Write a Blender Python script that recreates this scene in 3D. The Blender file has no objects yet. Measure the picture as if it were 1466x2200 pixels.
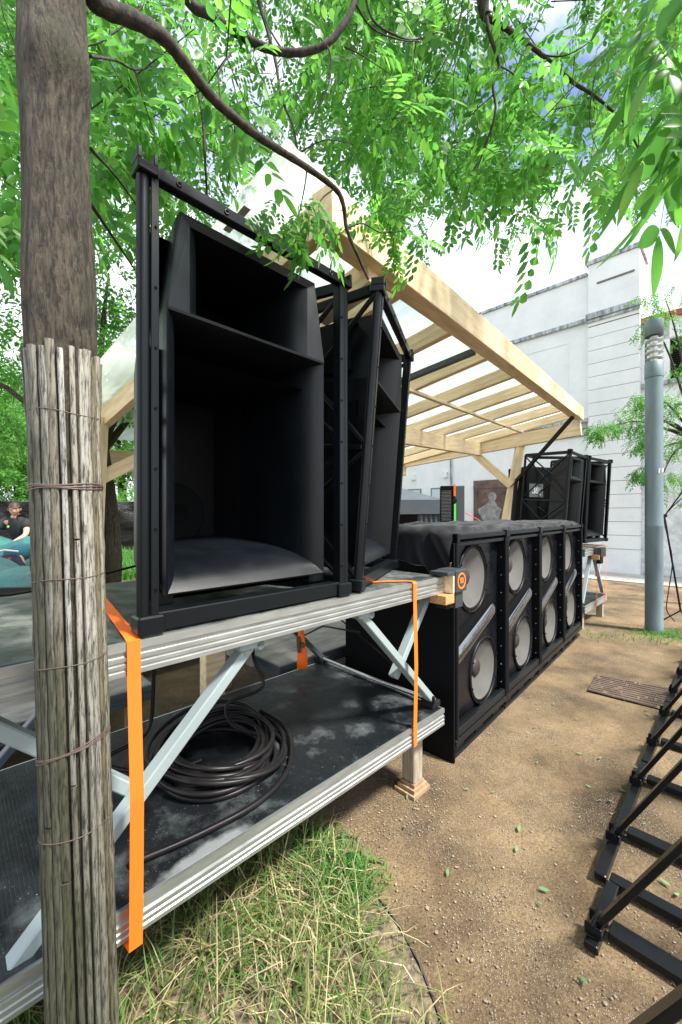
import bpy, math, random
import numpy as np
from mathutils import Vector, Matrix
random.seed(7); rng = np.random.default_rng(11)
R = math.radians; PI = math.pi
SC = bpy.context.scene; COL = SC.collection

# ---------------------------------------------------------------- camera
F, CX, HY, CH = 861.0, 733.0, 1105.0, 1.5      # the lens, measured from the photograph (1466 x 2200)
cam = bpy.data.objects.new('camera', bpy.data.cameras.new('camera')); COL.objects.link(cam)
cam.location = (0, 0, CH); cam.rotation_euler = (R(90), 0, 0)
cam.data.sensor_fit = 'HORIZONTAL'; cam.data.sensor_width = 24; cam.data.lens = 24*F/1466
cam.data.shift_y = 5/1466; cam.data.clip_start = 0.03; cam.data.clip_end = 2000
SC.camera = cam
# ---------------------------------------------------------------- light
SUN_EL, SUN_AZ = 56, 118            # azimuth clockwise from +Y
SC.view_settings.view_transform = 'Standard'; SC.view_settings.look = 'None'
SC.view_settings.exposure = 1.3; SC.view_settings.gamma = 1
w = bpy.data.worlds.new('World'); SC.world = w; w.use_nodes = True
nt = w.node_tree; nt.nodes.clear()
wo = nt.nodes.new('ShaderNodeOutputWorld'); bg = nt.nodes.new('ShaderNodeBackground')
sky = nt.nodes.new('ShaderNodeTexSky'); sky.sky_type = 'NISHITA'; sky.sun_disc = False
sky.sun_elevation = R(SUN_EL); sky.sun_rotation = R(SUN_AZ)
tc = nt.nodes.new('ShaderNodeTexCoord'); mp = nt.nodes.new('ShaderNodeMapping'); mp.inputs['Scale'].default_value = (1, 1, 1.8)
nz = nt.nodes.new('ShaderNodeTexNoise'); nz.inputs['Scale'].default_value = 2.6; nz.inputs['Detail'].default_value = 7; nz.inputs['Roughness'].default_value = .55
rp = nt.nodes.new('ShaderNodeValToRGB'); rp.color_ramp.elements[0].position = .40; rp.color_ramp.elements[1].position = .60
mx = nt.nodes.new('ShaderNodeMixRGB'); mx.inputs['Color2'].default_value = (8.2, 8.6, 9.0, 1)
sep = nt.nodes.new('ShaderNodeSeparateXYZ'); mr = nt.nodes.new('ShaderNodeMapRange')
mr.inputs['From Min'].default_value = .30; mr.inputs['From Max'].default_value = .62; mr.inputs['To Min'].default_value = 1; mr.inputs['To Max'].default_value = 0
mm = nt.nodes.new('ShaderNodeMath'); mm.operation = 'MAXIMUM'
L = nt.links.new
L(tc.outputs['Generated'], mp.inputs['Vector']); L(mp.outputs['Vector'], nz.inputs['Vector']); L(nz.outputs['Fac'], rp.inputs['Fac'])
L(tc.outputs['Generated'], sep.inputs['Vector']); L(sep.outputs['Z'], mr.inputs['Value']); L(mr.outputs['Result'], mm.inputs[0]); L(rp.outputs['Color'], mm.inputs[1])
L(mm.outputs[0], mx.inputs['Fac']); L(sky.outputs['Color'], mx.inputs['Color1']); L(mx.outputs['Color'], bg.inputs['Color'])
bg.inputs['Strength'].default_value = 0.10; L(bg.outputs['Background'], wo.inputs['Surface'])
sl = bpy.data.lights.new('sun', 'SUN'); sl.energy = 4.4; sl.angle = R(8); sl.color = (1, .95, .86)
so = bpy.data.objects.new('sun', sl); COL.objects.link(so)
sd = Vector((math.sin(R(SUN_AZ))*math.cos(R(SUN_EL)), math.cos(R(SUN_AZ))*math.cos(R(SUN_EL)), math.sin(R(SUN_EL))))
so.rotation_euler = sd.to_track_quat('Z', 'Y').to_euler()

# ---------------------------------------------------------------- helpers
def at(x, y, Y):                      # photo pixel at a depth -> world point
    return Vector(((x-CX)/F*Y, Y, CH-(y-HY)/F*Y))
def ground_at(x, y, h=0.0):
    return at(x, y, (CH-h)*F/(y-HY))
def tag(o, label=None, cat=None, group=None, kind=None):
    if label: o['label'] = label
    if cat: o['category'] = cat
    if group: o['group'] = group
    if kind: o['kind'] = kind
    return o
def thing(name, label, cat, loc=(0, 0, 0), rz=0, group=None, rot=None):
    o = bpy.data.objects.new(name, None); COL.objects.link(o); o.location = loc
    o.rotation_euler = rot if rot else (0, 0, rz); o.empty_display_size = .1
    return tag(o, label, cat, group)
def copy_tree(o, parent=None):
    c = o.copy(); COL.objects.link(c); c.parent = parent
    for ch in [k for k in bpy.data.objects if k.parent == o]: copy_tree(ch, c)
    return c
def npmesh(name, V, Fq, mat, parent=None, smooth=False):
    """V (n,3), Fq (m,k) arrays"""
    me = bpy.data.meshes.new(name); V = np.asarray(V, dtype=np.float32); Fq = np.asarray(Fq, dtype=np.int32)
    m, k = Fq.shape
    me.vertices.add(len(V)); me.vertices.foreach_set('co', V.ravel())
    me.loops.add(m*k); me.loops.foreach_set('vertex_index', Fq.ravel())
    me.polygons.add(m); me.polygons.foreach_set('loop_start', np.arange(0, m*k, k, dtype=np.int32))
    if smooth: me.polygons.foreach_set('use_smooth', np.ones(m, dtype=bool))
    me.update(calc_edges=True); me.validate()
    me.materials.append(mat)
    o = bpy.data.objects.new(name, me); COL.objects.link(o); o.parent = parent
    return o
class MB:
    def __init__(s): s.v = []; s.f = []; s.sm = []
    def add(s, vs, fs, smooth=False):
        b = len(s.v); s.v += [tuple(q) for q in vs]; s.f += [tuple(b+i for i in f) for f in fs]; s.sm += [smooth]*len(fs); return s
    def box(s, x0, x1, y0, y1, z0, z1, bev=0.0):
        if bev <= 0:
            vs = [(x, y, z) for z in (z0, z1) for x, y in ((x0, y0), (x1, y0), (x1, y1), (x0, y1))]
            return s.add(vs, [(3, 2, 1, 0), (4, 5, 6, 7), (0, 1, 5, 4), (1, 2, 6, 5), (2, 3, 7, 6), (3, 0, 4, 7)])
        b = bev; ring = lambda i, z: [(x0+i+b, y0+i, z), (x1-i-b, y0+i, z), (x1-i, y0+i+b, z), (x1-i, y1-i-b, z), (x1-i-b, y1-i, z), (x0+i+b, y1-i, z), (x0+i, y1-i-b, z), (x0+i, y0+i+b, z)]
        rs = [ring(b, z0), ring(0, z0+b), ring(0, z1-b), ring(b, z1)]
        vs = [p for r in rs for p in r]; fs = [tuple(reversed(range(8))), tuple(range(24, 32))]
        for k in range(3):
            for i in range(8): j = (i+1) % 8; fs.append((k*8+i, k*8+j, k*8+8+j, k*8+8+i))
        return s.add(vs, fs)
    def bar(s, a, b, w, h, up=(0, 0, 1), bev=0.0):
        a, b = Vector(a), Vector(b); d = (b-a); ln = d.length; d.normalize(); up = Vector(up)
        x = d.cross(up)
        if x.length < 1e-4: x = d.cross(Vector((0, 1, 0)))
        x.normalize(); z = x.cross(d)
        t = MB().box(-w/2, w/2, 0, ln, -h/2, h/2, bev)
        return s.add([a+x*v[0]+d*v[1]+z*v[2] for v in t.v], t.f)
    def tube(s, pts, r, n=8, cap=True, smooth=True):
        pts = [Vector(p) for p in pts]; rs = r if isinstance(r, (list, tuple)) else [r]*len(pts)
        vs = []; nrm = None
        for i, p in enumerate(pts):
            d = (pts[min(i+1, len(pts)-1)]-pts[max(i-1, 0)]).normalized()
            if nrm is None:
                nrm = d.cross(Vector((0, 0, 1)))
                if nrm.length < 1e-3: nrm = d.cross(Vector((0, 1, 0)))
            nrm = (nrm-d*nrm.dot(d)).normalized(); bn = d.cross(nrm)
            for k in range(n):
                t = 2*PI*k/n; vs.append(p+(nrm*math.cos(t)+bn*math.sin(t))*rs[i])
        fs = [(i*n+k, i*n+(k+1) % n, (i+1)*n+(k+1) % n, (i+1)*n+k) for i in range(len(pts)-1) for k in range(n)]
        s.add(vs, fs, smooth)
        if cap: s.add(vs[:n], [tuple(reversed(range(n)))]); s.add(vs[-n:], [tuple(range(n))])
        return s
    def cyl(s, c, axis, r, h, n=20):
        c = Vector(c); a = Vector(axis).normalized(); return s.tube([c-a*h/2, c+a*h/2], r, n)
    def prism(s, poly, x0, x1):       # poly in (y,z), extruded along x
        n = len(poly); vs = [(x0, y, z) for y, z in poly]+[(x1, y, z) for y, z in poly]
        fs = [(i, (i+1) % n, n+(i+1) % n, n+i) for i in range(n)]+[tuple(reversed(range(n))), tuple(range(n, 2*n))]
        return s.add(vs, fs)
    def lathe(s, prof, c, axis=(0, 0, 1), n=40, smooth=True):   # prof: (radius, height along axis)
        c = Vector(c); a = Vector(axis).normalized(); x = a.cross(Vector((0, 0, 1)))
        if x.length < 1e-3: x = Vector((1, 0, 0))
        x.normalize(); y = a.cross(x)
        vs = [c+a*h+(x*math.cos(2*PI*k/n)+y*math.sin(2*PI*k/n))*r for r, h in prof for k in range(n)]
        fs = [(i*n+k, i*n+(k+1) % n, (i+1)*n+(k+1) % n, (i+1)*n+k) for i in range(len(prof)-1) for k in range(n)]
        return s.add(vs, fs, smooth)
    def grid(s, P, smooth=True, closed=False):                # P[i][j] points
        ni, nj = len(P), len(P[0]); vs = [p for r in P for p in r]
        fs = [(i*nj+j, i*nj+(j+1) % nj, (i+1)*nj+(j+1) % nj, (i+1)*nj+j) for i in range(ni-1) for j in range(nj if closed else nj-1)]
        return s.add(vs, fs, smooth)
    def build(s, name, mat, parent=None, bevel=0):
        me = bpy.data.meshes.new(name); me.from_pydata(s.v, [], s.f)
        me.polygons.foreach_set('use_smooth', s.sm); me.materials.append(mat); me.update()
        o = bpy.data.objects.new(name, me); COL.objects.link(o); o.parent = parent
        if bevel:
            m = o.modifiers.new('b', 'BEVEL'); m.width = bevel; m.segments = 2; m.limit_method = 'ANGLE'
        return o
def catmull(pts, n=6):
    P = [Vector(p) for p in pts]; out = []
    for i in range(len(P)-1):
        a, b, c, d = P[max(i-1, 0)], P[i], P[i+1], P[min(i+2, len(P)-1)]
        for k in range(n):
            t = k/n; out.append(.5*((2*b)+(c-a)*t+(2*a-5*b+4*c-d)*t*t+(3*b-a-3*c+d)*t**3))
    out.append(P[-1]); return out
def lerp(a, b, t): return a+(b-a)*t

# ---------------------------------------------------------------- materials
def mat(name, col, rough=.5, metal=0.0, spec=.5, noise=None, bump=None, coat=0):
    """noise=(scale, amount, stretch) varies the colour, bump=(scale, strength, stretch)"""
    m = bpy.data.materials.new(name); m.use_nodes = True; N = m.node_tree.nodes; b = N['Principled BSDF']; K = m.node_tree.links.new
    c4 = (*col, 1); b.inputs['Base Color'].default_value = c4; b.inputs['Roughness'].default_value = rough
    b.inputs['Metallic'].default_value = metal; b.inputs['Specular IOR Level'].default_value = spec; b.inputs['Coat Weight'].default_value = coat
    if noise or bump: t = N.new('ShaderNodeTexCoord')
    def tex(sc, st, det=6):
        q = N.new('ShaderNodeMapping'); q.inputs['Scale'].default_value = st; K(t.outputs['Object'], q.inputs['Vector'])
        n_ = N.new('ShaderNodeTexNoise'); n_.inputs['Scale'].default_value = sc; n_.inputs['Detail'].default_value = det; n_.inputs['Roughness'].default_value = .62
        K(q.outputs['Vector'], n_.inputs['Vector']); return n_
    if noise:
        n_ = tex(noise[0], noise[2]); r_ = N.new('ShaderNodeValToRGB'); e = r_.color_ramp.elements
        c2 = noise[3] if len(noise) > 3 else tuple(min(1, c*(1+noise[1])) for c in col)
        c1 = tuple(c*(1-noise[1]) for c in col)
        e[0].position = .32; e[1].position = .68; e[0].color = (*c1, 1); e[1].color = (*c2, 1)
        K(n_.outputs['Fac'], r_.inputs['Fac']); K(r_.outputs['Color'], b.inputs['Base Color'])
        rr = N.new('ShaderNodeMapRange'); rr.inputs['To Min'].default_value = max(.05, rough-.12); rr.inputs['To Max'].default_value = min(1, rough+.15)
        K(n_.outputs['Fac'], rr.inputs['Value']); K(rr.outputs['Result'], b.inputs['Roughness'])
    if bump:
        n2 = tex(bump[0], bump[2]); bp = N.new('ShaderNodeBump'); bp.inputs['Strength'].default_value = bump[1]; bp.inputs['Distance'].default_value = bump[3] if len(bump) > 3 else .004
        K(n2.outputs['Fac'], bp.inputs['Height']); K(bp.outputs['Normal'], b.inputs['Normal'])
    return m
def nodes(m): return m.node_tree.nodes, m.node_tree.links.new, m.node_tree.nodes['Principled BSDF']
ONE = (1, 1, 1)
def chipped(name, col, rough, chip=(.35, .36, .36), sc=38, thr=.70, bump=.15):
    m = mat(name, col, rough, bump=(180, bump, ONE, .0015)); N, K, b = nodes(m)
    t = N.new('ShaderNodeTexCoord'); n1 = N.new('ShaderNodeTexNoise'); n1.inputs['Scale'].default_value = sc; n1.inputs['Detail'].default_value = 5; n1.inputs['Roughness'].default_value = .7
    K(t.outputs['Object'], n1.inputs['Vector']); r_ = N.new('ShaderNodeValToRGB'); e = r_.color_ramp.elements
    e[0].position = thr; e[1].position = thr+.03; e[0].color = (*col, 1); e[1].color = (*chip, 1)
    K(n1.outputs['Fac'], r_.inputs['Fac']); K(r_.outputs['Color'], b.inputs['Base Color']); return m
M = {}
M['frame'] = chipped('black_frame_paint', (.005, .007, .009), .30, thr=.715)
M['frame_far'] = mat('black_frame_paint_far', (.005, .006, .007), .35)
M['horn'] = mat('black_horn_plastic', (.0025, .0042, .0065), .36, noise=(9, .3, ONE), bump=(420, .35, ONE, .0012))
M['cab'] = mat('black_cabinet', (.0035, .004, .005), .55, bump=(300, .3, ONE, .001))
M['void'] = mat('black_driver', (.0015, .0017, .002), .9, spec=.1)  # near-black colour standing in for shade deep in horns and port slots
M['driver'] = mat('dark_driver_paper', (.003, .0035, .004), .8, spec=.1)
M['sub'] = mat('black_gloss_baffle', (.005, .006, .008), .26, noise=(6, .4, ONE), bump=(14, .18, ONE, .004))
M['port'] = mat('gloss_port', (.01, .013, .016), .12, spec=1.0, bump=(16, .25, ONE, .005), coat=1)
M['port'].node_tree.nodes['Principled BSDF'].inputs['IOR'].default_value = 1.9
M['subframe'] = chipped('black_sub_edge', (.006, .008, .010), .33, thr=.70)
M['cone'] = mat('paper_cone', (.095, .094, .09), .75, noise=(5, .15, ONE))
N, K, b = nodes(M['cone'])
M['dust'] = mat('dust_cap', (.025, .017, .017), .6, noise=(8, .3, ONE))
M['rubber'] = mat('cone_surround', (.007, .007, .008), .45)
M['alu'] = mat('aluminium', (.46, .49, .49), .36, .8, noise=(16, .14, (.5, 3, 3)))
M['brace'] = chipped('grey_painted_brace', (.27, .33, .34), .42, chip=(.20, .08, .05), sc=30, thr=.69)
M['brace_dark'] = chipped('dark_brace', (.055, .075, .09), .42, chip=(.2, .2, .2), thr=.72)
M['orange'] = mat('orange_webbing', (1.0, .17, .012), .55, bump=(1, .4, ONE)); N, K, b = nodes(M['orange'])
wv = N.new('ShaderNodeTexWave'); wv.bands_direction = 'Z'; wv.inputs['Scale'].default_value = 70; tt = N.new('ShaderNodeTexCoord'); K(tt.outputs['Object'], wv.inputs['Vector'])
bb = N.new('ShaderNodeBump'); bb.inputs['Strength'].default_value = .35; bb.inputs['Distance'].default_value = .001; K(wv.outputs['Fac'], bb.inputs['Height']); K(bb.outputs['Normal'], b.inputs['Normal'])
M['timber'] = mat('pale_timber', (.74, .56, .33), .55, noise=(3.2, .2, (1.2, 9, 9), (.86, .70, .46)), bump=(30, .2, (1, 8, 8), .002))
M['timber_block'] = mat('timber_block', (.50, .26, .10), .6, noise=(14, .4, (1, 6, 6)))
M['post_wood'] = mat('weathered_post', (.30, .26, .20), .75, noise=(10, .35, (8, 8, .6)), bump=(30, .5, (8, 8, .4), .003))
M['ply'] = mat('worn_grey_plywood', (.20, .19, .185), .62, noise=(5, .45, (1, 2.5, 1), (.33, .30, .27)), bump=(40, .3, (1, 5, 1), .002))
M['lamp'] = mat('grey_lamp_paint', (.135, .19, .215), .38, noise=(2.2, .22, (3, 3, .7)), bump=(90, .12, ONE, .002))
M['louvre'] = mat('white_louvre', (.7, .72, .72), .3, .4)
M['glass'] = mat('lamp_glass', (.9, .95, .95), .05); N, K, b = nodes(M['glass']); b.inputs['Transmission Weight'].default_value = .95; b.inputs['IOR'].default_value = 1.03; b.inputs['Roughness'].default_value = 0
M['cable'] = mat('black_cable', (.010, .009, .010), .36, noise=(10, .3, ONE))
M['cloth'] = mat('black_cloth', (.005, .0055, .009), .78, bump=(500, .2, ONE, .001)); M['cloth'].node_tree.nodes['Principled BSDF'].inputs['Sheen Weight'].default_value = .25
M['tarp'] = mat('black_tarpaulin', (.005, .006, .006), .28, bump=(2.2, .9, (1, 1, 3), .12))
M['teal'] = mat('teal_tarpaulin', (.03, .15, .145), .45, noise=(4, .3, ONE), bump=(5, .6, ONE, .05))
M['gazebo'] = mat('dark_grey_marquee', (.06, .075, .09), .7, noise=(2, .2, ONE))
M['skin'] = mat('skin', (.55, .30, .21), .5); M['tee'] = mat('black_tee_shirt', (.010, .011, .013), .8)
M['jeans'] = mat('dark_jeans', (.014, .02, .04), .8, noise=(20, .3, ONE)); M['hair'] = mat('brown_hair', (.045, .02, .012), .6)
M['tealshirt'] = mat('teal_shirt', (.02, .12, .15), .8); M['green'] = mat('green_webbing', (.12, .75, .10), .6)
M['red'] = mat('red_print', (.8, .05, .02), .6); M['white'] = mat('off_white', (.7, .7, .68), .6)
M['steel'] = chipped('black_barrier_paint', (.006, .007, .008), .27, chip=(.10, .10, .11), sc=60, thr=.68, bump=.3)
M['yellowzinc'] = mat('zinc_ratchet', (.16, .13, .06), .4, .7)
M['stone'] = mat('gravel_stones', (.19, .145, .095), .8, noise=(30, .4, ONE, (.33, .27, .21)))
M['wire'] = mat('grey_brown_wire', (.10, .07, .06), .5)
M['edging'] = mat('rusted_edging', (.05, .035, .035), .7)
M['black'] = mat('matt_black', (.012, .012, .013), .5)
M['lip'] = mat('lips', (.35, .14, .11), .5)
M['weave'] = mat('crate_grey', (.03, .045, .05), .5)

# decks
def deckmat(name, base, dust, sc, amt, hexa):
    col_out = None
    m = mat(name, base, .34); N, K, b = nodes(m); t = N.new('ShaderNodeTexCoord')
    n1 = N.new('ShaderNodeTexNoise'); n1.inputs['Scale'].default_value = sc; n1.inputs['Detail'].default_value = 9; n1.inputs['Roughness'].default_value = .68; K(t.outputs['Object'], n1.inputs['Vector'])
    r_ = N.new('ShaderNodeValToRGB'); e = r_.color_ramp.elements; e[0].position = amt; e[1].position = amt+.22; e[0].color = (*base, 1); e[1].color = (*dust, 1); K(n1.outputs['Fac'], r_.inputs['Fac'])
    if not hexa: pass
    n3 = N.new('ShaderNodeTexNoise'); n3.inputs['Scale'].default_value = 170; K(t.outputs['Object'], n3.inputs['Vector'])
    r3 = N.new('ShaderNodeValToRGB'); r3.color_ramp.elements[0].position = .70; r3.color_ramp.elements[1].position = .76; K(n3.outputs['Fac'], r3.inputs['Fac'])
    mx = N.new('ShaderNodeMixRGB'); mx.inputs['Color2'].default_value = (.30, .30, .28, 1); K(r3.outputs['Color'], mx.inputs['Fac']); K(r_.outputs['Color'], mx.inputs['Color1']); K(mx.outputs['Color'], b.inputs['Base Color'])
    if hexa:      # a chalky smear near the front edge
        g_ = ground_at(445, 1830, .442); dx_, dy_ = g_.x-.566, g_.y-2.19; ca_, sa_ = math.cos(R(44.2)), math.sin(R(44.2)); lx_, ly_ = dx_*ca_+dy_*sa_, -dx_*sa_+dy_*ca_
        q_ = N.new('ShaderNodeMapping'); q_.inputs['Location'].default_value = (-lx_/.15, -ly_/.035, 0); q_.inputs['Scale'].default_value = (1/.15, 1/.035, .001); K(t.outputs['Object'], q_.inputs['Vector'])
        ln = N.new('ShaderNodeVectorMath'); ln.operation = 'LENGTH'; K(q_.outputs['Vector'], ln.inputs[0])
        n8 = N.new('ShaderNodeTexNoise'); n8.inputs['Scale'].default_value = 22; n8.inputs['Detail'].default_value = 6; K(t.outputs['Object'], n8.inputs['Vector'])
        ad = N.new('ShaderNodeMath'); ad.operation = 'ADD'; K(ln.outputs['Value'], ad.inputs[0]); K(n8.outputs['Fac'], ad.inputs[1])
        m8 = N.new('ShaderNodeMapRange'); m8.inputs['From Min'].default_value = 1.6; m8.inputs['From Max'].default_value = 1.1; m8.inputs['To Max'].default_value = .8; K(ad.outputs[0], m8.inputs['Value'])
        x8 = N.new('ShaderNodeMixRGB'); x8.inputs['Color2'].default_value = (.30, .32, .32, 1); K(m8.outputs['Result'], x8.inputs['Fac']); K(mx.outputs['Color'], x8.inputs['Color1']); K(x8.outputs['Color'], b.inputs['Base Color'])
    rr = N.new('ShaderNodeMapRange'); rr.inputs['From Min'].default_value = .35; rr.inputs['From Max'].default_value = .65; rr.inputs['To Min'].default_value = .27; rr.inputs['To Max'].default_value = .75; K(n1.outputs['Fac'], rr.inputs['Value']); K(rr.outputs['Result'], b.inputs['Roughness'])
    if hexa:
        mp = N.new('ShaderNodeMapping'); mp.inputs['Scale'].default_value = (1, 1.15, .01); K(t.outputs['Object'], mp.inputs['Vector'])
        v = N.new('ShaderNodeTexVoronoi'); v.feature = 'DISTANCE_TO_EDGE'; v.inputs['Scale'].default_value = 95; v.inputs['Randomness'].default_value = .15; K(mp.outputs['Vector'], v.inputs['Vector'])
        q = N.new('ShaderNodeMath'); q.operation = 'MINIMUM'; q.inputs[1].default_value = .12; K(v.outputs['Distance'], q.inputs[0]); h = q.outputs[0]; st, ds = .8, .006
    else:
        mp = N.new('ShaderNodeMapping'); mp.inputs['Scale'].default_value = (1.5, 14, 1); K(t.outputs['Object'], mp.inputs['Vector'])
        n4 = N.new('ShaderNodeTexNoise'); n4.inputs['Scale'].default_value = 9; n4.inputs['Detail'].default_value = 8; K(mp.outputs['Vector'], n4.inputs['Vector']); h = n4.outputs['Fac']; st, ds = .6, .006
    bp = N.new('ShaderNodeBump'); bp.inputs['Strength'].default_value = st; bp.inputs['Distance'].default_value = ds; K(h, bp.inputs['Height']); K(bp.outputs['Normal'], b.inputs['Normal'])
    return m
M['deck_hex'] = deckmat('black_hex_ply', (.006, .008, .010), (.085, .10, .105), 4.5, .50, True)
M['deck_worn'] = deckmat('worn_black_ply', (.02, .026, .026), (.12, .13, .12), 7, .40, False)

# bark / bamboo : colours vary slat by slat
def bark(name, c1, c2, sc=14, st=(3, 3, .55), moss=None, dist=.02):
    m = mat(name, c1, .85); N, K, b = nodes(m); t = N.new('ShaderNodeTexCoord'); mp = N.new('ShaderNodeMapping'); mp.inputs['Scale'].default_value = st; K(t.outputs['Object'], mp.inputs['Vector'])
    n1 = N.new('ShaderNodeTexNoise'); n1.inputs['Scale'].default_value = sc; n1.inputs['Detail'].default_value = 9; n1.inputs['Roughness'].default_value = .68; n1.inputs['Distortion'].default_value = .25; K(mp.outputs['Vector'], n1.inputs['Vector'])
    r_ = N.new('ShaderNodeValToRGB'); e = r_.color_ramp.elements; e[0].position = .40; e[1].position = .60; e[0].color = (*c1, 1); e[1].color = (*c2, 1); K(n1.outputs['Fac'], r_.inputs['Fac']); out = r_.outputs['Color']
    if moss:
        n2 = N.new('ShaderNodeTexNoise'); n2.inputs['Scale'].default_value = 5; n2.inputs['Detail'].default_value = 6; K(t.outputs['Object'], n2.inputs['Vector'])
        r2 = N.new('ShaderNodeValToRGB'); r2.color_ramp.elements[0].position = .5; r2.color_ramp.elements[1].position = .66; K(n2.outputs['Fac'], r2.inputs['Fac'])
        mx = N.new('ShaderNodeMixRGB'); mx.inputs['Color2'].default_value = (*moss, 1); K(r2.outputs['Color'], mx.inputs['Fac']); K(out, mx.inputs['Color1']); out = mx.outputs['Color']
    K(out, b.inputs['Base Color'])
    bp = N.new('ShaderNodeBump'); bp.inputs['Strength'].default_value = 1; bp.inputs['Distance'].default_value = dist; K(n1.outputs['Fac'], bp.inputs['Height']); K(bp.outputs['Normal'], b.inputs['Normal']); return m
M['bark'] = bark('grey_brown_bark', (.012, .009, .005), (.098, .082, .055), 36, (3.4, 3.4, .75), (.045, .05, .022), .02)
M['branch'] = bark('dark_branch_bark', (.010, .008, .007), (.055, .043, .034), 30, (2, 2, 1), None, .006)
def bamboo():
    m = mat('split_bamboo', (.3, .27, .2), .7); N, K, b = nodes(m); g = N.new('ShaderNodeNewGeometry'); t = N.new('ShaderNodeTexCoord')
    r_ = N.new('ShaderNodeValToRGB'); e = r_.color_ramp.elements; e[0].color = (.12, .085, .045, 1); e[1].color = (.42, .42, .40, 1); e[1].position = 1
    for p, c in ((.25, (.38, .38, .35)), (.45, (.27, .25, .20)), (.6, (.15, .125, .075)), (.8, (.34, .33, .29))): q = e.new(p); q.color = (*c, 1)
    K(g.outputs['Random Per Island'], r_.inputs['Fac'])
    # moss on the left flank and towards the foot, a stain with its own shape
    n1 = N.new('ShaderNodeTexNoise'); n1.inputs['Scale'].default_value = 5; n1.inputs['Detail'].default_value = 8; K(t.outputs['Object'], n1.inputs['Vector'])
    s = N.new('ShaderNodeSeparateXYZ'); K(t.outputs['Object'], s.inputs['Vector'])
    mr1 = N.new('ShaderNodeMapRange'); mr1.inputs['From Min'].default_value = .045; mr1.inputs['From Max'].default_value = -.06; K(s.outputs['X'], mr1.inputs['Value'])
    mr2 = N.new('ShaderNodeMapRange'); mr2.inputs['From Min'].default_value = 1.75; mr2.inputs['From Max'].default_value = .55; K(s.outputs['Z'], mr2.inputs['Value'])
    a = N.new('ShaderNodeMath'); a.operation = 'ADD'; K(mr1.outputs['Result'], a.inputs[0]); K(mr2.outputs['Result'], a.inputs[1])
    a2 = N.new('ShaderNodeMath'); a2.operation = 'ADD'; K(a.outputs[0], a2.inputs[0]); K(n1.outputs['Fac'], a2.inputs[1])
    mr3 = N.new('ShaderNodeMapRange'); mr3.inputs['From Min'].default_value = 1.02; mr3.inputs['From Max'].default_value = 1.75; mr3.inputs['To Max'].default_value = .9; K(a2.outputs[0], mr3.inputs['Value'])
    mx = N.new('ShaderNodeMixRGB'); mx.inputs['Color2'].default_value = (.030, .036, .012, 1); K(mr3.outputs['Result'], mx.inputs['Fac']); K(r_.outputs['Color'], mx.inputs['Color1'])
    mp = N.new('ShaderNodeMapping'); mp.inputs['Scale'].default_value = (30, 30, 3); K(t.outputs['Object'], mp.inputs['Vector'])
    n2 = N.new('ShaderNodeTexNoise'); n2.inputs['Scale'].default_value = 8; n2.inputs['Detail'].default_value = 8; n2.inputs['Roughness'].default_value = .75; K(mp.outputs['Vector'], n2.inputs['Vector'])
    r2 = N.new('ShaderNodeValToRGB'); r2.color_ramp.elements[0].position = .40; r2.color_ramp.elements[0].color = (.12, .11, .1, 1); r2.color_ramp.elements[1].position = .54; r2.color_ramp.elements[1].color = (1, 1, 1, 1); K(n2.outputs['Fac'], r2.inputs['Fac'])
    mu = N.new('ShaderNodeMixRGB'); mu.blend_type = 'MULTIPLY'; mu.inputs['Fac'].default_value = 1; K(mx.outputs['Color'], mu.inputs['Color1']); K(r2.outputs['Color'], mu.inputs['Color2']); K(mu.outputs['Color'], b.inputs['Base Color'])
    bp = N.new('ShaderNodeBump'); bp.inputs['Strength'].default_value = .6; bp.inputs['Distance'].default_value = .003; K(n2.outputs['Fac'], bp.inputs['Height']); K(bp.outputs['Normal'], b.inputs['Normal']); return m
M['bamboo'] = bamboo()
def leafmat(name, cols, trans=.50, rough=.40):
    m = bpy.data.materials.new(name); m.use_nodes = True; N = m.node_tree.nodes; K = m.node_tree.links.new; b = N['Principled BSDF']; o = N['Material Output']
    g = N.new('ShaderNodeNewGeometry'); r_ = N.new('ShaderNodeValToRGB'); e = r_.color_ramp.elements
    e[0].color = (*cols[0], 1); e[1].color = (*cols[-1], 1); e[1].position = 1
    for i, c in enumerate(cols[1:-1]): q = e.new((i+1)/(len(cols)-1)); q.color = (*c, 1)
    K(g.outputs['Random Per Island'], r_.inputs['Fac']); K(r_.outputs['Color'], b.inputs['Base Color']); b.inputs['Roughness'].default_value = rough; b.inputs['Specular IOR Level'].default_value = .2
    t = N.new('ShaderNodeBsdfTranslucent'); hs = N.new('ShaderNodeHueSaturation'); hs.inputs['Hue'].default_value = .488; hs.inputs['Saturation'].default_value = 1.0; hs.inputs['Value'].default_value = 2.6; K(r_.outputs['Color'], hs.inputs['Color']); K(hs.outputs['Color'], t.inputs['Color'])
    mx = N.new('ShaderNodeMixShader'); mx.inputs['Fac'].default_value = trans; K(b.outputs['BSDF'], mx.inputs[1]); K(t.outputs['BSDF'], mx.inputs[2]); K(mx.outputs['Shader'], o.inputs['Surface']); return m
for k_, v_ in dict(frame=.22, frame_far=.2, horn=.34, cab=.10, sub=.22, subframe=.2, cable=.22, cloth=.12, tarp=.35, steel=.22, rubber=.2, deck_hex=.25, deck_worn=.3, black=.15).items():
    M[k_].node_tree.nodes['Principled BSDF'].inputs['Specular IOR Level'].default_value = v_
M['leaf'] = leafmat('fresh_leaves', [(.03, .12, .020), (.08, .24, .03), (.035, .14, .025), (.07, .23, .035), (.03, .125, .025), (.12, .27, .05)])
M['leaf_far'] = leafmat('far_leaves', [(.05, .15, .03), (.09, .24, .05), (.14, .30, .07)])
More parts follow.
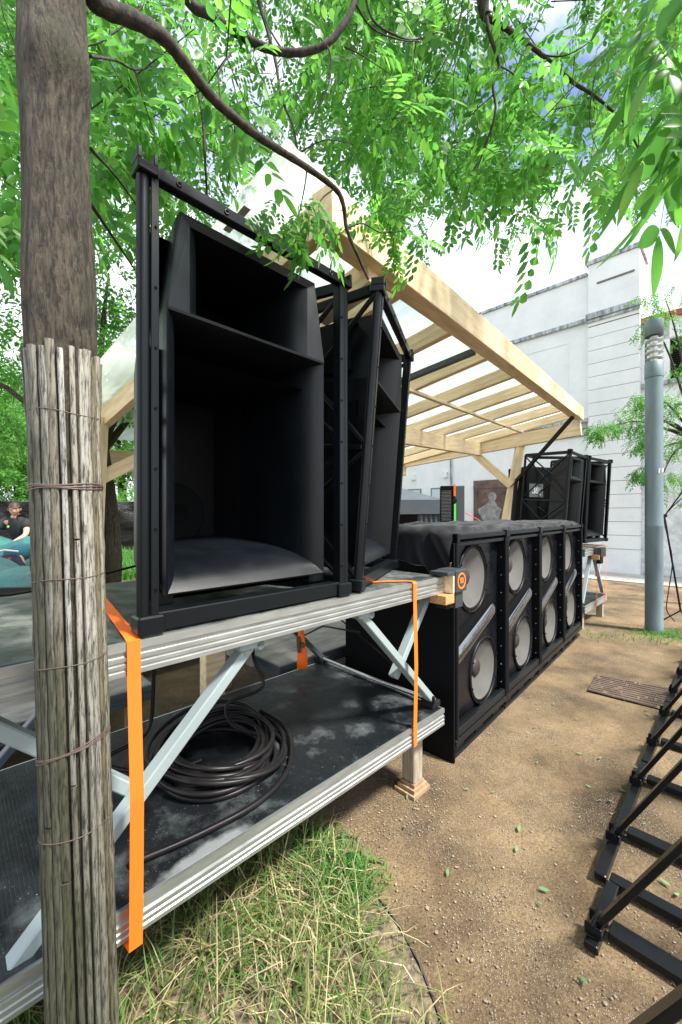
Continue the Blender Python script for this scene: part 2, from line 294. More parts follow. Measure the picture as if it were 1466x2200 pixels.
M['grass'] = leafmat('grass_blades', [(.03, .10, .02), (.08, .18, .035), (.06, .15, .03), (.30, .28, .13), (.025, .08, .02), (.50, .44, .26), (.12, .21, .05), (.20, .20, .08)], .3, .6)
M['straw'] = leafmat('dry_straw', [(.16, .12, .06), (.42, .35, .21), (.10, .075, .04), (.52, .46, .32)], .2, .7)
M['weed'] = leafmat('weed_leaves', [(.05, .16, .03), (.09, .22, .05)], .3, .6)
M['dryleaf'] = leafmat('fallen_leaves', [(.10, .24, .10), (.30, .42, .28), (.06, .20, .05), (.35, .36, .2)], .1, .5)

# ---------------------------------------------------------------- ground
def sandmat():
    m = mat('sandy_hoggin', (.36, .27, .16), .9); N, K, b = nodes(m); t = N.new('ShaderNodeTexCoord')
    def nse(s, d, r=.65): q = N.new('ShaderNodeTexNoise'); q.inputs['Scale'].default_value = s; q.inputs['Detail'].default_value = d; q.inputs['Roughness'].default_value = r; K(t.outputs['Object'], q.inputs['Vector']); return q
    a = nse(1.7, 8); r_ = N.new('ShaderNodeValToRGB'); e = r_.color_ramp.elements; e[0].position = .36; e[1].position = .64; e[0].color = (.080, .055, .029, 1); e[1].color = (.265, .192, .108, 1); K(a.outputs['Fac'], r_.inputs['Fac'])
    c = nse(95, 4, .8); r2 = N.new('ShaderNodeValToRGB'); r2.color_ramp.elements[0].position = .34; r2.color_ramp.elements[0].color = (.35, .3, .26, 1); r2.color_ramp.elements[1].position = .62; r2.color_ramp.elements[1].color = (1.12, 1.1, 1.06, 1); K(c.outputs['Fac'], r2.inputs['Fac'])
    mu = N.new('ShaderNodeMixRGB'); mu.blend_type = 'MULTIPLY'; mu.inputs['Fac'].default_value = .9; K(r_.outputs['Color'], mu.inputs['Color1']); K(r2.outputs['Color'], mu.inputs['Color2'])
    v = N.new('ShaderNodeTexVoronoi'); v.inputs['Scale'].default_value = 120; K(t.outputs['Object'], v.inputs['Vector'])
    r3 = N.new('ShaderNodeValToRGB'); r3.color_ramp.elements[0].position = .16; r3.color_ramp.elements[0].color = (1, 1, 1, 1); r3.color_ramp.elements[1].position = .30; r3.color_ramp.elements[1].color = (0, 0, 0, 1); K(v.outputs['Distance'], r3.inputs['Fac'])
    bw = nse(2.3, 3); r4 = N.new('ShaderNodeValToRGB'); r4.color_ramp.elements[0].position = .45; r4.color_ramp.elements[1].position = .62; K(bw.outputs['Fac'], r4.inputs['Fac'])
    mm_ = N.new('ShaderNodeMath'); mm_.operation = 'MULTIPLY'; K(r3.outputs['Color'], mm_.inputs[0]); K(r4.outputs['Color'], mm_.inputs[1])
    mx = N.new('ShaderNodeMixRGB'); mx.inputs['Color2'].default_value = (.52, .46, .40, 1); K(mm_.outputs[0], mx.inputs['Fac']); K(mu.outputs['Color'], mx.inputs['Color1']); K(mx.outputs['Color'], b.inputs['Base Color'])
    ad = N.new('ShaderNodeMath'); ad.operation = 'ADD'; K(c.outputs['Fac'], ad.inputs[0]); K(mm_.outputs[0], ad.inputs[1])
    bp = N.new('ShaderNodeBump'); bp.inputs['Strength'].default_value = .8; bp.inputs['Distance'].default_value = .012; K(ad.outputs[0], bp.inputs['Height']); K(bp.outputs['Normal'], b.inputs['Normal']); return m
M['sand'] = sandmat()
P = [[(x, y, .012*math.sin(x*1.7+y)*math.sin(y*1.3-x*.6) if abs(x) < 12 and -2 < y < 16 else 0) for x in list(np.linspace(-300, -13, 6))+list(np.linspace(-12, 12, 49))+list(np.linspace(13, 300, 6))] for y in list(np.linspace(-60, -3, 4))+list(np.linspace(-2, 16, 37))+list(np.linspace(17, 600, 6))]
tag(MB().grid(P).build('ground', M['sand']), kind='structure')
# paler paving along the building
M['paving'] = mat('pale_paving', (.42, .40, .36), .8, noise=(3, .2, ONE), bump=(60, .3, ONE, .004))
Q = R(180-44.7)                       # building runs away to the left
qd = Vector((math.cos(Q), math.sin(Q), 0)); qn = Vector((-math.sin(Q), math.cos(Q), 0))   # qn: towards the camera side
if qn.y > 0: qn = -qn
B0 = Vector((7.4, 9.9, 0))
def bp_(u, d, z): return B0+qd*u+qn*d+Vector((0, 0, z))
MB().add([bp_(-8, .05, .018), bp_(14, .05, .018), bp_(14, 2.0, .018), bp_(-8, 1.3, .018)], [(0, 1, 2, 3)]).build('pavement', M['paving'])['kind'] = 'structure'

# ---------------------------------------------------------------- building
def plaster():
    m = mat('white_painted_render', (.78, .81, .82), .8); N, K, b = nodes(m); t = N.new('ShaderNodeTexCoord')
    n1 = N.new('ShaderNodeTexNoise'); n1.inputs['Scale'].default_value = 1.1; n1.inputs['Detail'].default_value = 9; n1.inputs['Roughness'].default_value = .7; K(t.outputs['Object'], n1.inputs['Vector'])
    r_ = N.new('ShaderNodeValToRGB'); e = r_.color_ramp.elements; e[0].position = .3; e[1].position = .65; e[0].color = (.67, .71, .73, 1); e[1].color = (.82, .84, .85, 1); K(n1.outputs['Fac'], r_.inputs['Fac']); K(r_.outputs['Color'], b.inputs['Base Color'])
    n2 = N.new('ShaderNodeTexNoise'); n2.inputs['Scale'].default_value = 14; n2.inputs['Detail'].default_value = 8; K(t.outputs['Object'], n2.inputs['Vector']); bp = N.new('ShaderNodeBump'); bp.inputs['Strength'].default_value = .3; bp.inputs['Distance'].default_value = .02; K(n2.outputs['Fac'], bp.inputs['Height']); K(bp.outputs['Normal'], b.inputs['Normal']); return m
M['plaster'] = plaster()
M['rough'] = mat('rough_white_stone', (.70, .73, .74), .85, noise=(4, .2, ONE), bump=(5, 1, ONE, .12))
M['stain'] = mat('dirty_moulding', (.50, .56, .58), .85, noise=(5, .8, (2.5, 2.5, .5), (.60, .66, .70)))
M['joint'] = mat('dark_joint', (.16, .15, .13), .9)
M['rust'] = mat('rusty_door_paint', (.10, .055, .045), .6, noise=(3, .5, ONE, (.19, .12, .10)))
M['pale'] = mat('worn_grey_paint', (.26, .27, .27), .7, noise=(9, .5, ONE, (.38, .38, .38)))
bld = thing('theatre_building', 'tall white rendered building with grooved corner pilaster and dirty parapet', 'building', B0, Q)
# local: x along the wall to the left, y away from camera? (rotation Q puts +y towards the camera side when negative)
sgn = -1 if Vector((-math.sin(Q), math.cos(Q), 0)).dot(qn) < 0 else 1
def bx(m, x0, x1, d0, d1, z0, z1):    # d towards the camera
    y0, y1 = sorted((sgn*d0, sgn*d1)); m.box(x0, x1, y0, y1, z0, z1)
m = MB(); bx(m, 1.1, 13, -6, 0, 0, 7.86); m.build('wall', M['plaster'], bld)
m = MB(); zt = 8.06
bx(m, 0, 1.098, -1.0, .10, 0, .62)
z = .62
gro = []
while z < 6.35:
    z1 = min(z+.345, 6.42); bx(m, 0, 1.098, -1.0, .12, z+.012, z1); gro.append(z); z = z1
bx(m, 0, 1.098, -1.0, .12, 6.45, 8.06); m.build('pilaster', M['plaster'], bld)
m = MB(); bx(m, .003, 1.095, -.99, .102, .62, 6.45); m.build('groove_joints', M['joint'], bld)
m = MB(); bx(m, -.04, 1.14, .121, .20, 6.62, 6.76); bx(m, -.02, 1.12, .121, .16, 6.54, 6.61); bx(m, 1.145, 13, .001, .08, 6.62, 6.72); m.build('moulding', M['stain'], bld)
m = MB(); bx(m, .1, .9, .121, .14, 7.5, 7.545); m.build('panel_line', M['joint'], bld)
m = MB(); bx(m, -.05, 1.14, -.9, .16, 8.063, 8.17); bx(m, 1.143, 13, -6, .06, 7.863, 7.94); m.build('parapet_coping', M['stain'], bld)
m = MB()
m.prism([(0, 0), (0, .01), (0, .02)], 0, .001) if False else None
bx(m, 1.1, 13, .001, .16, 3.95, 4.05); bx(m, 1.1, 13, .001, .10, 3.80, 3.948); bx(m, 1.1, 13, .001, .06, 3.60, 3.70); m.build('cornice', M['stain'], bld)
m = MB()
for (x0, x1, z0, z1) in ((1.6, 2.9, 4.4, 6.2), (3.2, 6.5, 4.4, 6.2)):
    for a in ((x0, x1, z0, z0+.03), (x0, x1, z1, z1+.03), (x0, x0+.03, z0+.03, z1), (x1-.03, x1, z0+.03, z1)): bx(m, a[0], a[1], .001, .012, a[2], a[3])
m.build('panel_frame', M['plaster'], bld)
m = MB(); m.tube([B0*0+Vector((5.15, sgn*.06, .02)), Vector((5.15, sgn*.06, 3.55))], .035, 8); m.build('downpipe', M['stain'], bld)
# rusty doors with a worn grey painted figure
m = MB(); bx(m, 3.2, 4.35, .001, .05, .1, 2.58); d = m.build('door', M['rust'], bld)
m = MB(); bx(m, 3.2, 4.35, .051, .075, 2.32, 2.40); bx(m, 3.27, 3.34, .051, .07, .2, 2.3); bx(m, 4.2, 4.27, .051, .07, .2, 2.3); m.build('frame_bar', M['rust'], d)
m = MB(); n = 28; blob = []
for k in range(n):
    t = 2*PI*k/n; rr = 1+.12*math.sin(3*t+1)+.08*math.sin(5*t)
    blob.append((3.78+.36*rr*math.cos(t)*(1 if math.sin(t) < .3 else .62), sgn*.054, 1.55+.42*rr*math.sin(t)))
blob2 = [(3.72+.13*math.cos(2*PI*k/n), sgn*.056, 2.05+.14*math.sin(2*PI*k/n)) for k in range(n)]
m.add(blob, [tuple(range(n))]); m.add(blob2, [tuple(range(n))]); m.build('painted_figure', M['pale'], d)
for (a, b_) in ((5.45, 5.95), (6.35, 6.95), (7.3, 7.9)):
    m = MB(); bx(m, a, b_, .001, .03, 1.3, 2.42); o = m.build('notice_board', M['lamp'], bld)
    m = MB(); bx(m, a+.05, b_-.05, .031, .036, 1.35, 2.37); m.build('board_face', mat('pale_notice', (.50, .58, .62), .35), o)
for a in (5.3, 6.6): m = MB(); bx(m, a, a+.16, .001, .1, 2.75, 2.95); m.build('wall_light', M['plaster'], bld)
# lower wing to the right
wing = thing('building_wing', 'lower rough white stone wing with dark louvred window right of the lamp post', 'building', B0, Q)
m = MB(); bx(m, -9, -.003, -6, -.15, 0, 3.0); m.build('stone_wall', M['rough'], wing)
m = MB(); bx(m, -9, -.003, -6, -.12, 3.002, 4.7); bx(m, -.55, -.003, -6, -.12, 4.7, 6.2); bx(m, -9, -.003, -6, -.12, 5.72, 6.2); m.build('wall', M['plaster'], wing)
m = MB(); bx(m, -9, -.003, -.119, -.02, 4.62, 4.72); m.build('sill', M['stain'], wing)
m = MB(); bx(m, -9, -.56, -6, -.5, 4.7, 5.72); wn = m.build('window', M['joint'], wing)
m = MB()
for k in range(18): bx(m, -8.9, -.56, -.45, -.25, 4.74+k*.055, 4.765+k*.055)
m.build('louvre', M['black'], wn)
m = MB(); bx(m, -9, 0, -6, -.05, 6.203, 6.35); m.build('roof', mat('red_tiles', (.3, .1, .06), .8), wing)

# ---------------------------------------------------------------- stage decks
SA = R(44.8); C0 = Vector((.566, 2.19, 0))
def sw(u, v, z=0, ang=SA, o=C0): return Vector((o.x+u*math.cos(ang)-v*math.sin(ang), o.y+u*math.sin(ang)+v*math.cos(ang), z))
PROF = [(0, -.003), (0, -.026), (.007, -.029), (.007, -.040), (0, -.043), (0, -.052), (.004, -.0545), (.004, -.0595), (0, -.062), (0, -.070), (.004, -.0725), (.004, -.0775), (0, -.080), (0, -.092), (.035, -.092), (.035, -.003)]
def edge_frame(Lx, Ly, zt, mat_, parent, name='edge_frame'):
    m = MB(); m.prism([(y, zt+z) for y, z in PROF], -Lx, 0); m.prism([(Ly-y, zt+z) for y, z in reversed(PROF)], -Lx, 0)
    for xs, s in ((0, -1), (-Lx, 1)):
        n = len(PROF); vs = [(xs+s*(y+.001), .036, zt+z) for y, z in PROF]+[(xs+s*(y+.001), Ly-.036, zt+z) for y, z in PROF]
        m.add(vs, [(i, (i+1) % n, n+(i+1) % n, n+i) for i in range(n)])
    return m.build(name, mat_, parent)
def deck(label, loc, ang, Lx, Ly, zt, topm, group, railm='alu'):
    t = thing('stage_deck', label, 'stage deck', loc, ang, group)
    m = MB(); m.box(-Lx+.012, -.012, .012, Ly-.012, zt-.018, zt); m.build('deck_board', M[topm], t)
    edge_frame(Lx, Ly, zt, M[railm], t); return t
def scissor(t, a, b, mt='brace', w=.05, name='brace'):
    m = MB(); m.bar(a, b, w*.72, w, up=(0, 1, 0), bev=.004); o = m.build(name, M[mt], t)
    m = MB(); aa, bb_ = Vector(a), Vector(b); d = (aa-bb_).normalized()
    m.cyl(aa-d*.03+Vector((0, -w*.42, 0)), (0, 1, 0), .010, .012, 10); m.build('bolt', M['alu'], o); return o
G_D = 'aluminium edged stage decks'
up = deck('upper stage deck of worn black plywood carrying the large horn loudspeakers', C0, SA, 2.0, 1.06, 1.162, 'deck_worn', G_D)
scissor(up, (-1.185, .07, 1.045), (-1.93, .07, .33)); scissor(up, (-1.93, .12, 1.06), (-1.52, .12, .66))
scissor(up, (-.62, .06, 1.05), (-.035, .06, .475)); scissor(up, (.0, .12, 1.03), (-.30, .12, .66))
scissor(up, (-.60, .98, 1.04), (-.02, .98, .475), 'brace_dark', .045); scissor(up, (-1.3, .98, 1.04), (-1.8, .98, .475), 'brace_dark', .045)
for u in (-1.19, -.60): MB().box(u-.05, u+.05, .03, .11, 1.035, 1.069, .006).cyl((u+.03, .045, 1.045), (0, 1, 0), .016, .03).build('hinge', M['brace'], up)
m = MB(); m.box(-.07, .01, .03, .11, .443, .475, .004); m.box(-.07, -.055, .02, .1, .475, .515, .003); m.box(-.06, .02, .94, 1.02, .443, .48, .004); m.build('foot_bracket', M['black'], up)
m = MB(); m.tube([(-.03, .95, .475), (-.03, .5, .468), (-.03, .1, .475)], .010, 10); m.build('tie_tube', M['alu'], up)
m = MB(); m.tube([(-.17, 1.0, .98), (-.1, .5, .73), (-.03, .1, .50)], .0045, 6); m.tube([(-.22, .98, .66), (-.35, .6, .84), (-.52, .15, .93)], .005, 6); m.build('tension_wire', M['cable'], up)
low = deck('lower stage deck of black hexagon patterned plywood under the cable coil', C0, R(44.2), 2.3, 1.0, .442, 'deck_hex', G_D)
for (u, v) in ((-.13, .12), (-1.9, .1), (-.15, .86), (-1.9, .86)):
    m = MB(); m.box(u-.04, u+.04, v-.04, v+.04, .062, .348, .004); o = m.build('leg', M['post_wood'], low)
    if u > -1:
        m = MB(); m.box(u-.075, u+.075, v-.065, v+.065, .002, .022); m.box(u-.06, u+.06, v-.055, v+.055, .023, .042); m.box(u-.045, u+.045, v-.045, v+.045, .043, .061)
        m.build('packing_blocks', mat('packing_wood', (.30, .20, .115), .7, noise=(20, .3, (1, 4, 1))), o)
# rear decks behind and between
rb = sw(-.30, 1.10); rearB = deck('low rear stage deck of dusty worn plywood seen below the upper deck', sw(1.7, 1.10), SA, 2.0, 1.0, .45, 'ply', G_D, 'brace_dark')
rearC = deck('low rear stage deck behind the cable coil, left of the timber post', sw(-1.02, 1.42), SA, 2.0, 1.0, .45, 'ply', G_D, 'brace_dark')
rearD = deck('dusty rear stage deck farthest behind the other low decks', sw(.9, 2.46), SA, 3.9, 1.0, .46, 'ply', G_D, 'brace_dark')
for dk, Lx in ((rearB, 2.0), (rearC, 2.0), (rearD, 3.9)):
    for u in (-.1, -Lx+.1):
        for v in (.1, .9): MB().box(u-.03, u+.03, v-.03, v+.03, .002, .357).build('leg', M['post_wood'], dk)
t = thing('timber_post', 'short square timber post standing between the low rear decks', 'post', at(457, 1440, 2.7).xy.to_3d(), SA)
MB().box(-.07, .07, -.045, .045, .0, 1.0, .004).build('shaft', M['timber'], t); MB().box(-.12, .22, -.046, -.02, .62, .69).build('cross_piece', M['timber_block'], t)
t = thing('plywood_panel', 'grey painted plywood panel leaning by the rear deck corner', 'panel', sw(-.42, 1.25, .451), SA)
MB().box(-.02, .0, -.02, .40, .0, .5).build('sheet', M['ply'], t); MB().box(-.03, .01, .0, .03, .08, .12).build('latch', M['alu'], t)

# black box with the round mark at the deck end
M['mark'] = mat('orange_mark', (1, .22, .01), .5)
def text_obj(txt, size, mat_, parent, mtx, ext=.0006, name='lettering'):
    cu = bpy.data.curves.new(name, 'FONT'); cu.body = txt; cu.size = size; cu.extrude = ext; cu.align_x = 'CENTER'; cu.align_y = 'CENTER'; cu.offset = size*.02
    o = bpy.data.objects.new(name, cu); COL.objects.link(o); dg = bpy.context.evaluated_depsgraph_get()
    me = bpy.data.meshes.new_from_object(o.evaluated_get(dg)); COL.objects.unlink(o); bpy.data.objects.remove(o)
    me.materials.clear(); me.materials.append(mat_); o = bpy.data.objects.new(name, me); COL.objects.link(o); o.parent = parent; o.matrix_local = mtx; return o
FRONT = Matrix.Rotation(R(90), 4, 'X')         # text plane facing local -y
t = thing('deck_clamp', 'black box clamp with round orange mark at the right end of the upper deck', 'clamp', C0, SA)
M['clampm'] = mat('charcoal_box', (.035, .042, .048), .42, bump=(200, .2, ONE, .001))
m = MB(); m.box(.02, .135, -.06, .06, 1.075, 1.195, .003); m.box(-.06, .0195, -.055, .055, 1.172, 1.192, .002); m.build('cover', M['clampm'], t)
MB().box(.04, .12, -.045, .045, .985, 1.072, .003).build('lower_block', M['clampm'], t)
MB().box(-.07, .018, -.05, .05, 1.02, 1.068, .002).build('wood_block', M['timber_block'], t)
MB().box(.004, .0185, -.05, .05, 1.072, 1.170, .001).build('wood_packer', M['timber'], t)
MB().box(-.03, .038, -.03, .04, .99, 1.012, .002).build('jaw', M['black'], t)
m = MB(); m.lathe([(.036, 0), (.044, 0), (.044, .0012), (.036, .0012), (.036, 0)], (.0775, -.0602, 1.135), (0, -1, 0), 40, False); rg = m.build('ring_mark', M['mark'], t)
text_obj('ISI', .040, M['mark'], t, Matrix.Translation((.0775, -.0612, 1.135)) @ FRONT)

# orange straps
def strap(label, pts, wdt, group='orange ratchet straps round the decks', wdir=(1, 0, 0), loc=C0, ang=SA):
    t = thing('ratchet_strap', label, 'strap', loc, ang, group); m = MB(); th = .0016
    P = [Vector(p) for p in pts]; W = [Vector(p) for p in wdir] if isinstance(wdir[0], (tuple, list)) else [Vector(wdir)]*len(P)
    top = [(p-w_*wdt/2, p+w_*wdt/2) for p, w_ in zip(P, W)]
    m.grid([[a, b] for a, b in top], False); m.build('webbing', M['orange'], t)
    md = t.children[0].modifiers.new('s', 'SOLIDIFY') if t.children else None
    if md: md.thickness = th; md.offset = 0
    return t
strap('wide orange strap down the near left end of the decks', [(-1.49, .72, 1.167), (-1.581, .03, 1.167), (-1.583, -.004, 1.160), (-1.583, -.006, 1.06), (-1.583, -.03, .75), (-1.583, -.024, .46), (-1.583, -.02, .352), (-1.583, .02, .342), (-1.583, .3, .342)], .034)
s2 = strap('narrower orange strap hanging beside the marked clamp box', [(-.58, .22, 1.168), (-.30, .035, 1.168), (-.29, .0, 1.166), (-.287, -.006, 1.155), (-.287, -.006, 1.06), (-.285, -.012, .75), (-.285, -.006, .45), (-.283, -.006, .35), (-.28, .03, .343), (-.28, .3, .343)], .028, wdir=[(.4, 1, 0), (.5, .7, 0), (1, 0, 0)]+[(1, 0, 0)]*7)
t = thing('strap_ratchet', 'zinc ratchet with loose orange strap tail hanging behind the lower deck', 'ratchet', at(645, 1385, 2.62))
m = MB(); m.bar((-.012, 0, .055), (-.005, 0, -.05), .035, .025, bev=.006); m.cyl((.02, 0, .0), (0, 1, 0), .016, .04); m.build('ratchet_body', M['yellowzinc'], t)
P = [[(-.005-.012, 0, .12), (.02, 0, .12)], [(-.01, .01, .0), (.035, .005, .0)], [(-.018, -.01, -.08), (.05, .0, -.08)], [(-.02, 0, -.16), (.048, -.015, -.155)]]
o = MB().grid(P).build('strap_tail', M['orange'], t); o.modifiers.new('s', 'SOLIDIFY').thickness = .002

# ---------------------------------------------------------------- horn loudspeaker in a trapezoid frame
W, HH, DD, TP = .83, 1.32, .70, .25
def horn_speaker(label, fm='frame'):
    t = thing('horn_loudspeaker', label, 'loudspeaker', group='black horn loudspeakers in steel frames')
    FL, FR, RR, RL = (0, 0), (W, 0), (W-TP, DD), (TP, DD)
    for (x, y), ix in ((FL, 1), (FR, -1)):
        m = MB(); m.tube([(x+ix*.018, y+.026, .02), (x+ix*.018, y+.026, HH-.045)], .0175, 18); m.box(min(x+ix*.034, x+ix*.056), max(x+ix*.034, x+ix*.056), .008, .016, .03, HH-.03, .002)
        m.box(min(x+ix*.051, x+ix*.056), max(x+ix*.051, x+ix*.056), .0165, .05, .03, HH-.03); o = m.build('post', M[fm], t)
        m = MB()
        for k in range(7): m.cyl((x+ix*.047, .006, .12+k*.17), (0, 1, 0), .004, .005, 8)
        m.build('rivets', M['cab'], o)
    for (x, y), ix in ((RL, 1), (RR, -1)): MB().tube([(x, y, .02), (x, y, HH-.03)], .018, 12).build('post', M[fm], t)
    def rail(name, a, b, w_, h_, z, bolts=True):
        m = MB(); m.bar((*a, z), (*b, z), w_, h_, bev=.003); o = m.build(name, M[fm], t)
        return o
    o = rail('top_rail', (.047, .02), (W-.047, .02), .034, .036, HH-.028)
    for k in range(5): MB().lathe([(.0085, 0), (.0085, .003), (.0045, .003), (.0045, .0)], (.11+k*.152, .0028, HH-.028), (0, -1, 0), 14).build('bolt', M['horn'], o)
    rail('bottom_rail', (.03, .035), (W-.03, .035), .05, .052, .028)
    for a, b in ((FL, RL), (FR, RR)):
        for z, h_ in ((HH-.03, .045), (.028, .04), (.62, .022)): rail('side_rail', (lerp(a[0], b[0], .06), lerp(a[1], b[1], .06)), b, .022, h_, z)
        for z0, z1 in ((HH-.05, .64), (.60, .06)):
            m = MB(); m.tube([(lerp(a[0], b[0], .05), lerp(a[1], b[1], .05), z0), (b[0], b[1], z1)], .011, 8); m.build('side_brace', M[fm], t)
            m = MB(); m.tube([(lerp(a[0], b[0], .05), lerp(a[1], b[1], .05), z1), (b[0]+.002, b[1]+.002, z0)], .011, 8); m.build('side_brace', M[fm], t)
    for z in (HH-.03, .028): rail('rear_rail', RL, RR, .022, .04, z)
    # stacking couplers
    for (x, y), ix in ((FL, 1), (FR, -1)):
        m = MB(); a, b = sorted((x-.004*ix, x+.050*ix)); m.box(a, b, -.004, .056, HH-.046, HH-.018, .003)
        m.box(a, a+.012, -.002, .054, HH-.018, HH+.013, .002); m.box(b-.012, b, -.002, .054, HH-.018, HH+.012, .002); m.box(a+.0125, b-.0125, .042, .054, HH-.018, HH+.012, .002)
        m.build('corner_coupler', M[fm], t)
        m = MB(); a, b = sorted((x-.004*ix, x+.07*ix)); m.box(a, b, -.004, .058, -.002, .05, .005); m.build('corner_casting', M[fm], t)
    # horn: mouth between x .095..-.695, z .085 .. 1.245, ridge at .95
    x0, x1, zb, zr, zt = .088, .702, .10, .945, 1.235
    tp = .055; m = MB(); THR = []
    def flare(xa, xb, za, zb_, ya, xt=0, fl=(.06, .06, .05, .0), depth=.5, nst=16):
        """loft from the mouth back: insets (left,right,bottom,top) reached along a flare curve"""
        rows = []
        for k in range(nst+1):
            s = k/nst; y = ya+depth*s**1.25; e = (1-math.exp(-s*4.0))*1.03 ; ex = s*.25
            l, r_, b_, t_ = [f*(e+ex) for f in fl]
            t_ = fl[3]*s; rows.append([(xa+l, y, za+b_), (xb-r_, y, za+b_), (xb-r_, y, zb_-t_), (xa+l, y, zb_-t_)])
        for side in range(4):
            a, b = side, (side+1) % 4
            m.grid([[Vector(r_[a]), Vector(r_[a]).lerp(Vector(r_[b]), .5), Vector(r_[b])] for r_ in rows])
        THR.append(rows[-1]); return rows
    flare(x0, x1, zb, zr-.012, .03, fl=(.085, .085, .105, .10), depth=.62)
    xi0, xi1 = x0+.072, x1-.072
    flare(xi0, xi1, zr, zt-.02, .045, fl=(.075, .075, .05, .01), depth=.42)
    # ridge lip between both cells
    m.add([(x0, .03, zr-.012), (x1, .03, zr-.012), (x1, .028, zr-.004), (x0, .028, zr-.004)], [(0, 1, 2, 3)])
    m.add([(x0, .028, zr-.004), (x1, .028, zr-.004), (xi1, .045, zr), (xi0, .045, zr)], [(0, 1, 2, 3)])
    # side flanges of the upper cell, tapering in towards the top
    for a, ai, s in ((x0, xi0, 1), (x1, xi1, -1)):
        m.add([(a, .028, zr-.004), (ai, .045, zr), (ai, .045, zt-.02), (a+s*(tp-.012), .036, zt)], [(0, 1, 2, 3) if s > 0 else (3, 2, 1, 0)])
    m.add([(x0+tp-.012, .036, zt), (xi0, .045, zt-.02), (xi1, .045, zt-.02), (x1-tp+.012, .036, zt)], [(0, 1, 2, 3)])
    # outer shell edge, 14 mm thick, then the tapering back
    prof = [(x0, zb), (x1, zb), (x1, zr-.004), (x1-tp+.012, zt), (x0+tp-.012, zt), (x0, zr-.004)]
    ys = [.03, .03, .028, .036, .036, .028]
    for (i) in range(6):
        j = (i+1) % 6; cx_, cz_ = (x0+x1)/2, .6
        def out(k, d, y): q = prof[k]; return (q[0]+(q[0]-cx_)*d, y, q[1]+(q[1]-cz_)*d)
        rows = [[(prof[i][0], ys[i], prof[i][1]), (prof[j][0], ys[j], prof[j][1])], [out(i, .012, ys[i]+.003), out(j, .012, ys[j]+.003)], [out(i, .012, ys[i]+.03), out(j, .012, ys[j]+.03)], [(lambda q: (cx_+(q[0]-cx_)*.66, .655, cz_+(q[1]-cz_)*.94))(prof[i]), (lambda q: (cx_+(q[0]-cx_)*.66, .655, cz_+(q[1]-cz_)*.94))(prof[j])]]
        m.grid([[Vector(q) for q in r_] for r_ in rows], False)
    hn = m.build('horn', M['horn'], t)
    tm = MB()
    for q_ in THR: tm.add([(a_, b_-.002, c_) for a_, b_, c_ in q_], [(0, 1, 2, 3)])
    tm.build('throat_shade', M['void'], hn)  # end plates coloured near-black to paint the shade at the horn's depth
    # seam lip on both side walls
    # driver ring deep inside
    m = MB(); m.lathe([(.14, 0), (.13, .012), (.12, .004), (.05, .05), (.045, .045), (0.001, .03)], (x0+.25, .60, .33), (0, -1, 0), 36); m.build('driver', M['driver'], t)
    # cabinets behind
    def cab(name, xa, xb, ya, yb, za, zb_, tpr):
        V_ = [(xa, ya), (xb, ya), (xb-tpr, yb), (xa+tpr, yb)]; m = MB(); m.add([(x, y, za) for x, y in V_]+[(x, y, zb_) for x, y in V_], [(3, 2, 1, 0), (4, 5, 6, 7), (1, 2, 6, 5), (2, 3, 7, 6), (3, 0, 4, 7)]); return m.build(name, M['cab'], t)
    cab('upper_cabinet', .065, .76, .14, .62, .975, 1.205, .175); cab('lower_cabinet', .062, .745, .10, .64, .07, .835, .20)
    m = MB(); m.box(.07, .13, .09, .14, .054, .105, .003); m.box(W-.15, W-.07, .09, .14, .054, .10, .003); m.build('mount_block', M[fm], t)
    m = MB()
    for xx in (.09, .11, W-.13, W-.10): m.cyl((xx, .115, .109), (0, 0, 1), .006, .01, 6)
    m.build('bolts', M['alu'], t)
    m = MB(); m.bar((.05, .06, .02), (.05+.2, DD, .02), .02, .03); m.box(.1, .73, .3, .34, .05, .08); m.build('floor_bar', M[fm], t)
    return t
h1 = horn_speaker('largest black horn loudspeaker nearest the camera on the upper deck')
h1.location = sw(-1.568, .0, 1.168); h1.rotation_euler = (0, 0, SA)
h2 = copy_tree(h1); h2['label'] = 'second black horn loudspeaker, turned away and leaning, right of the nearest one'
A2 = R(90-18.9)
def place(o, x, y, z, ang, lean):
    mt = Matrix.Translation((x, y, z)) @ Matrix.Rotation(ang, 4, 'Z') @ Matrix.Rotation(lean, 4, 'X')
    o.matrix_world = mt
place(h2, .085, 1.71, 1.168, A2, R(4.3))

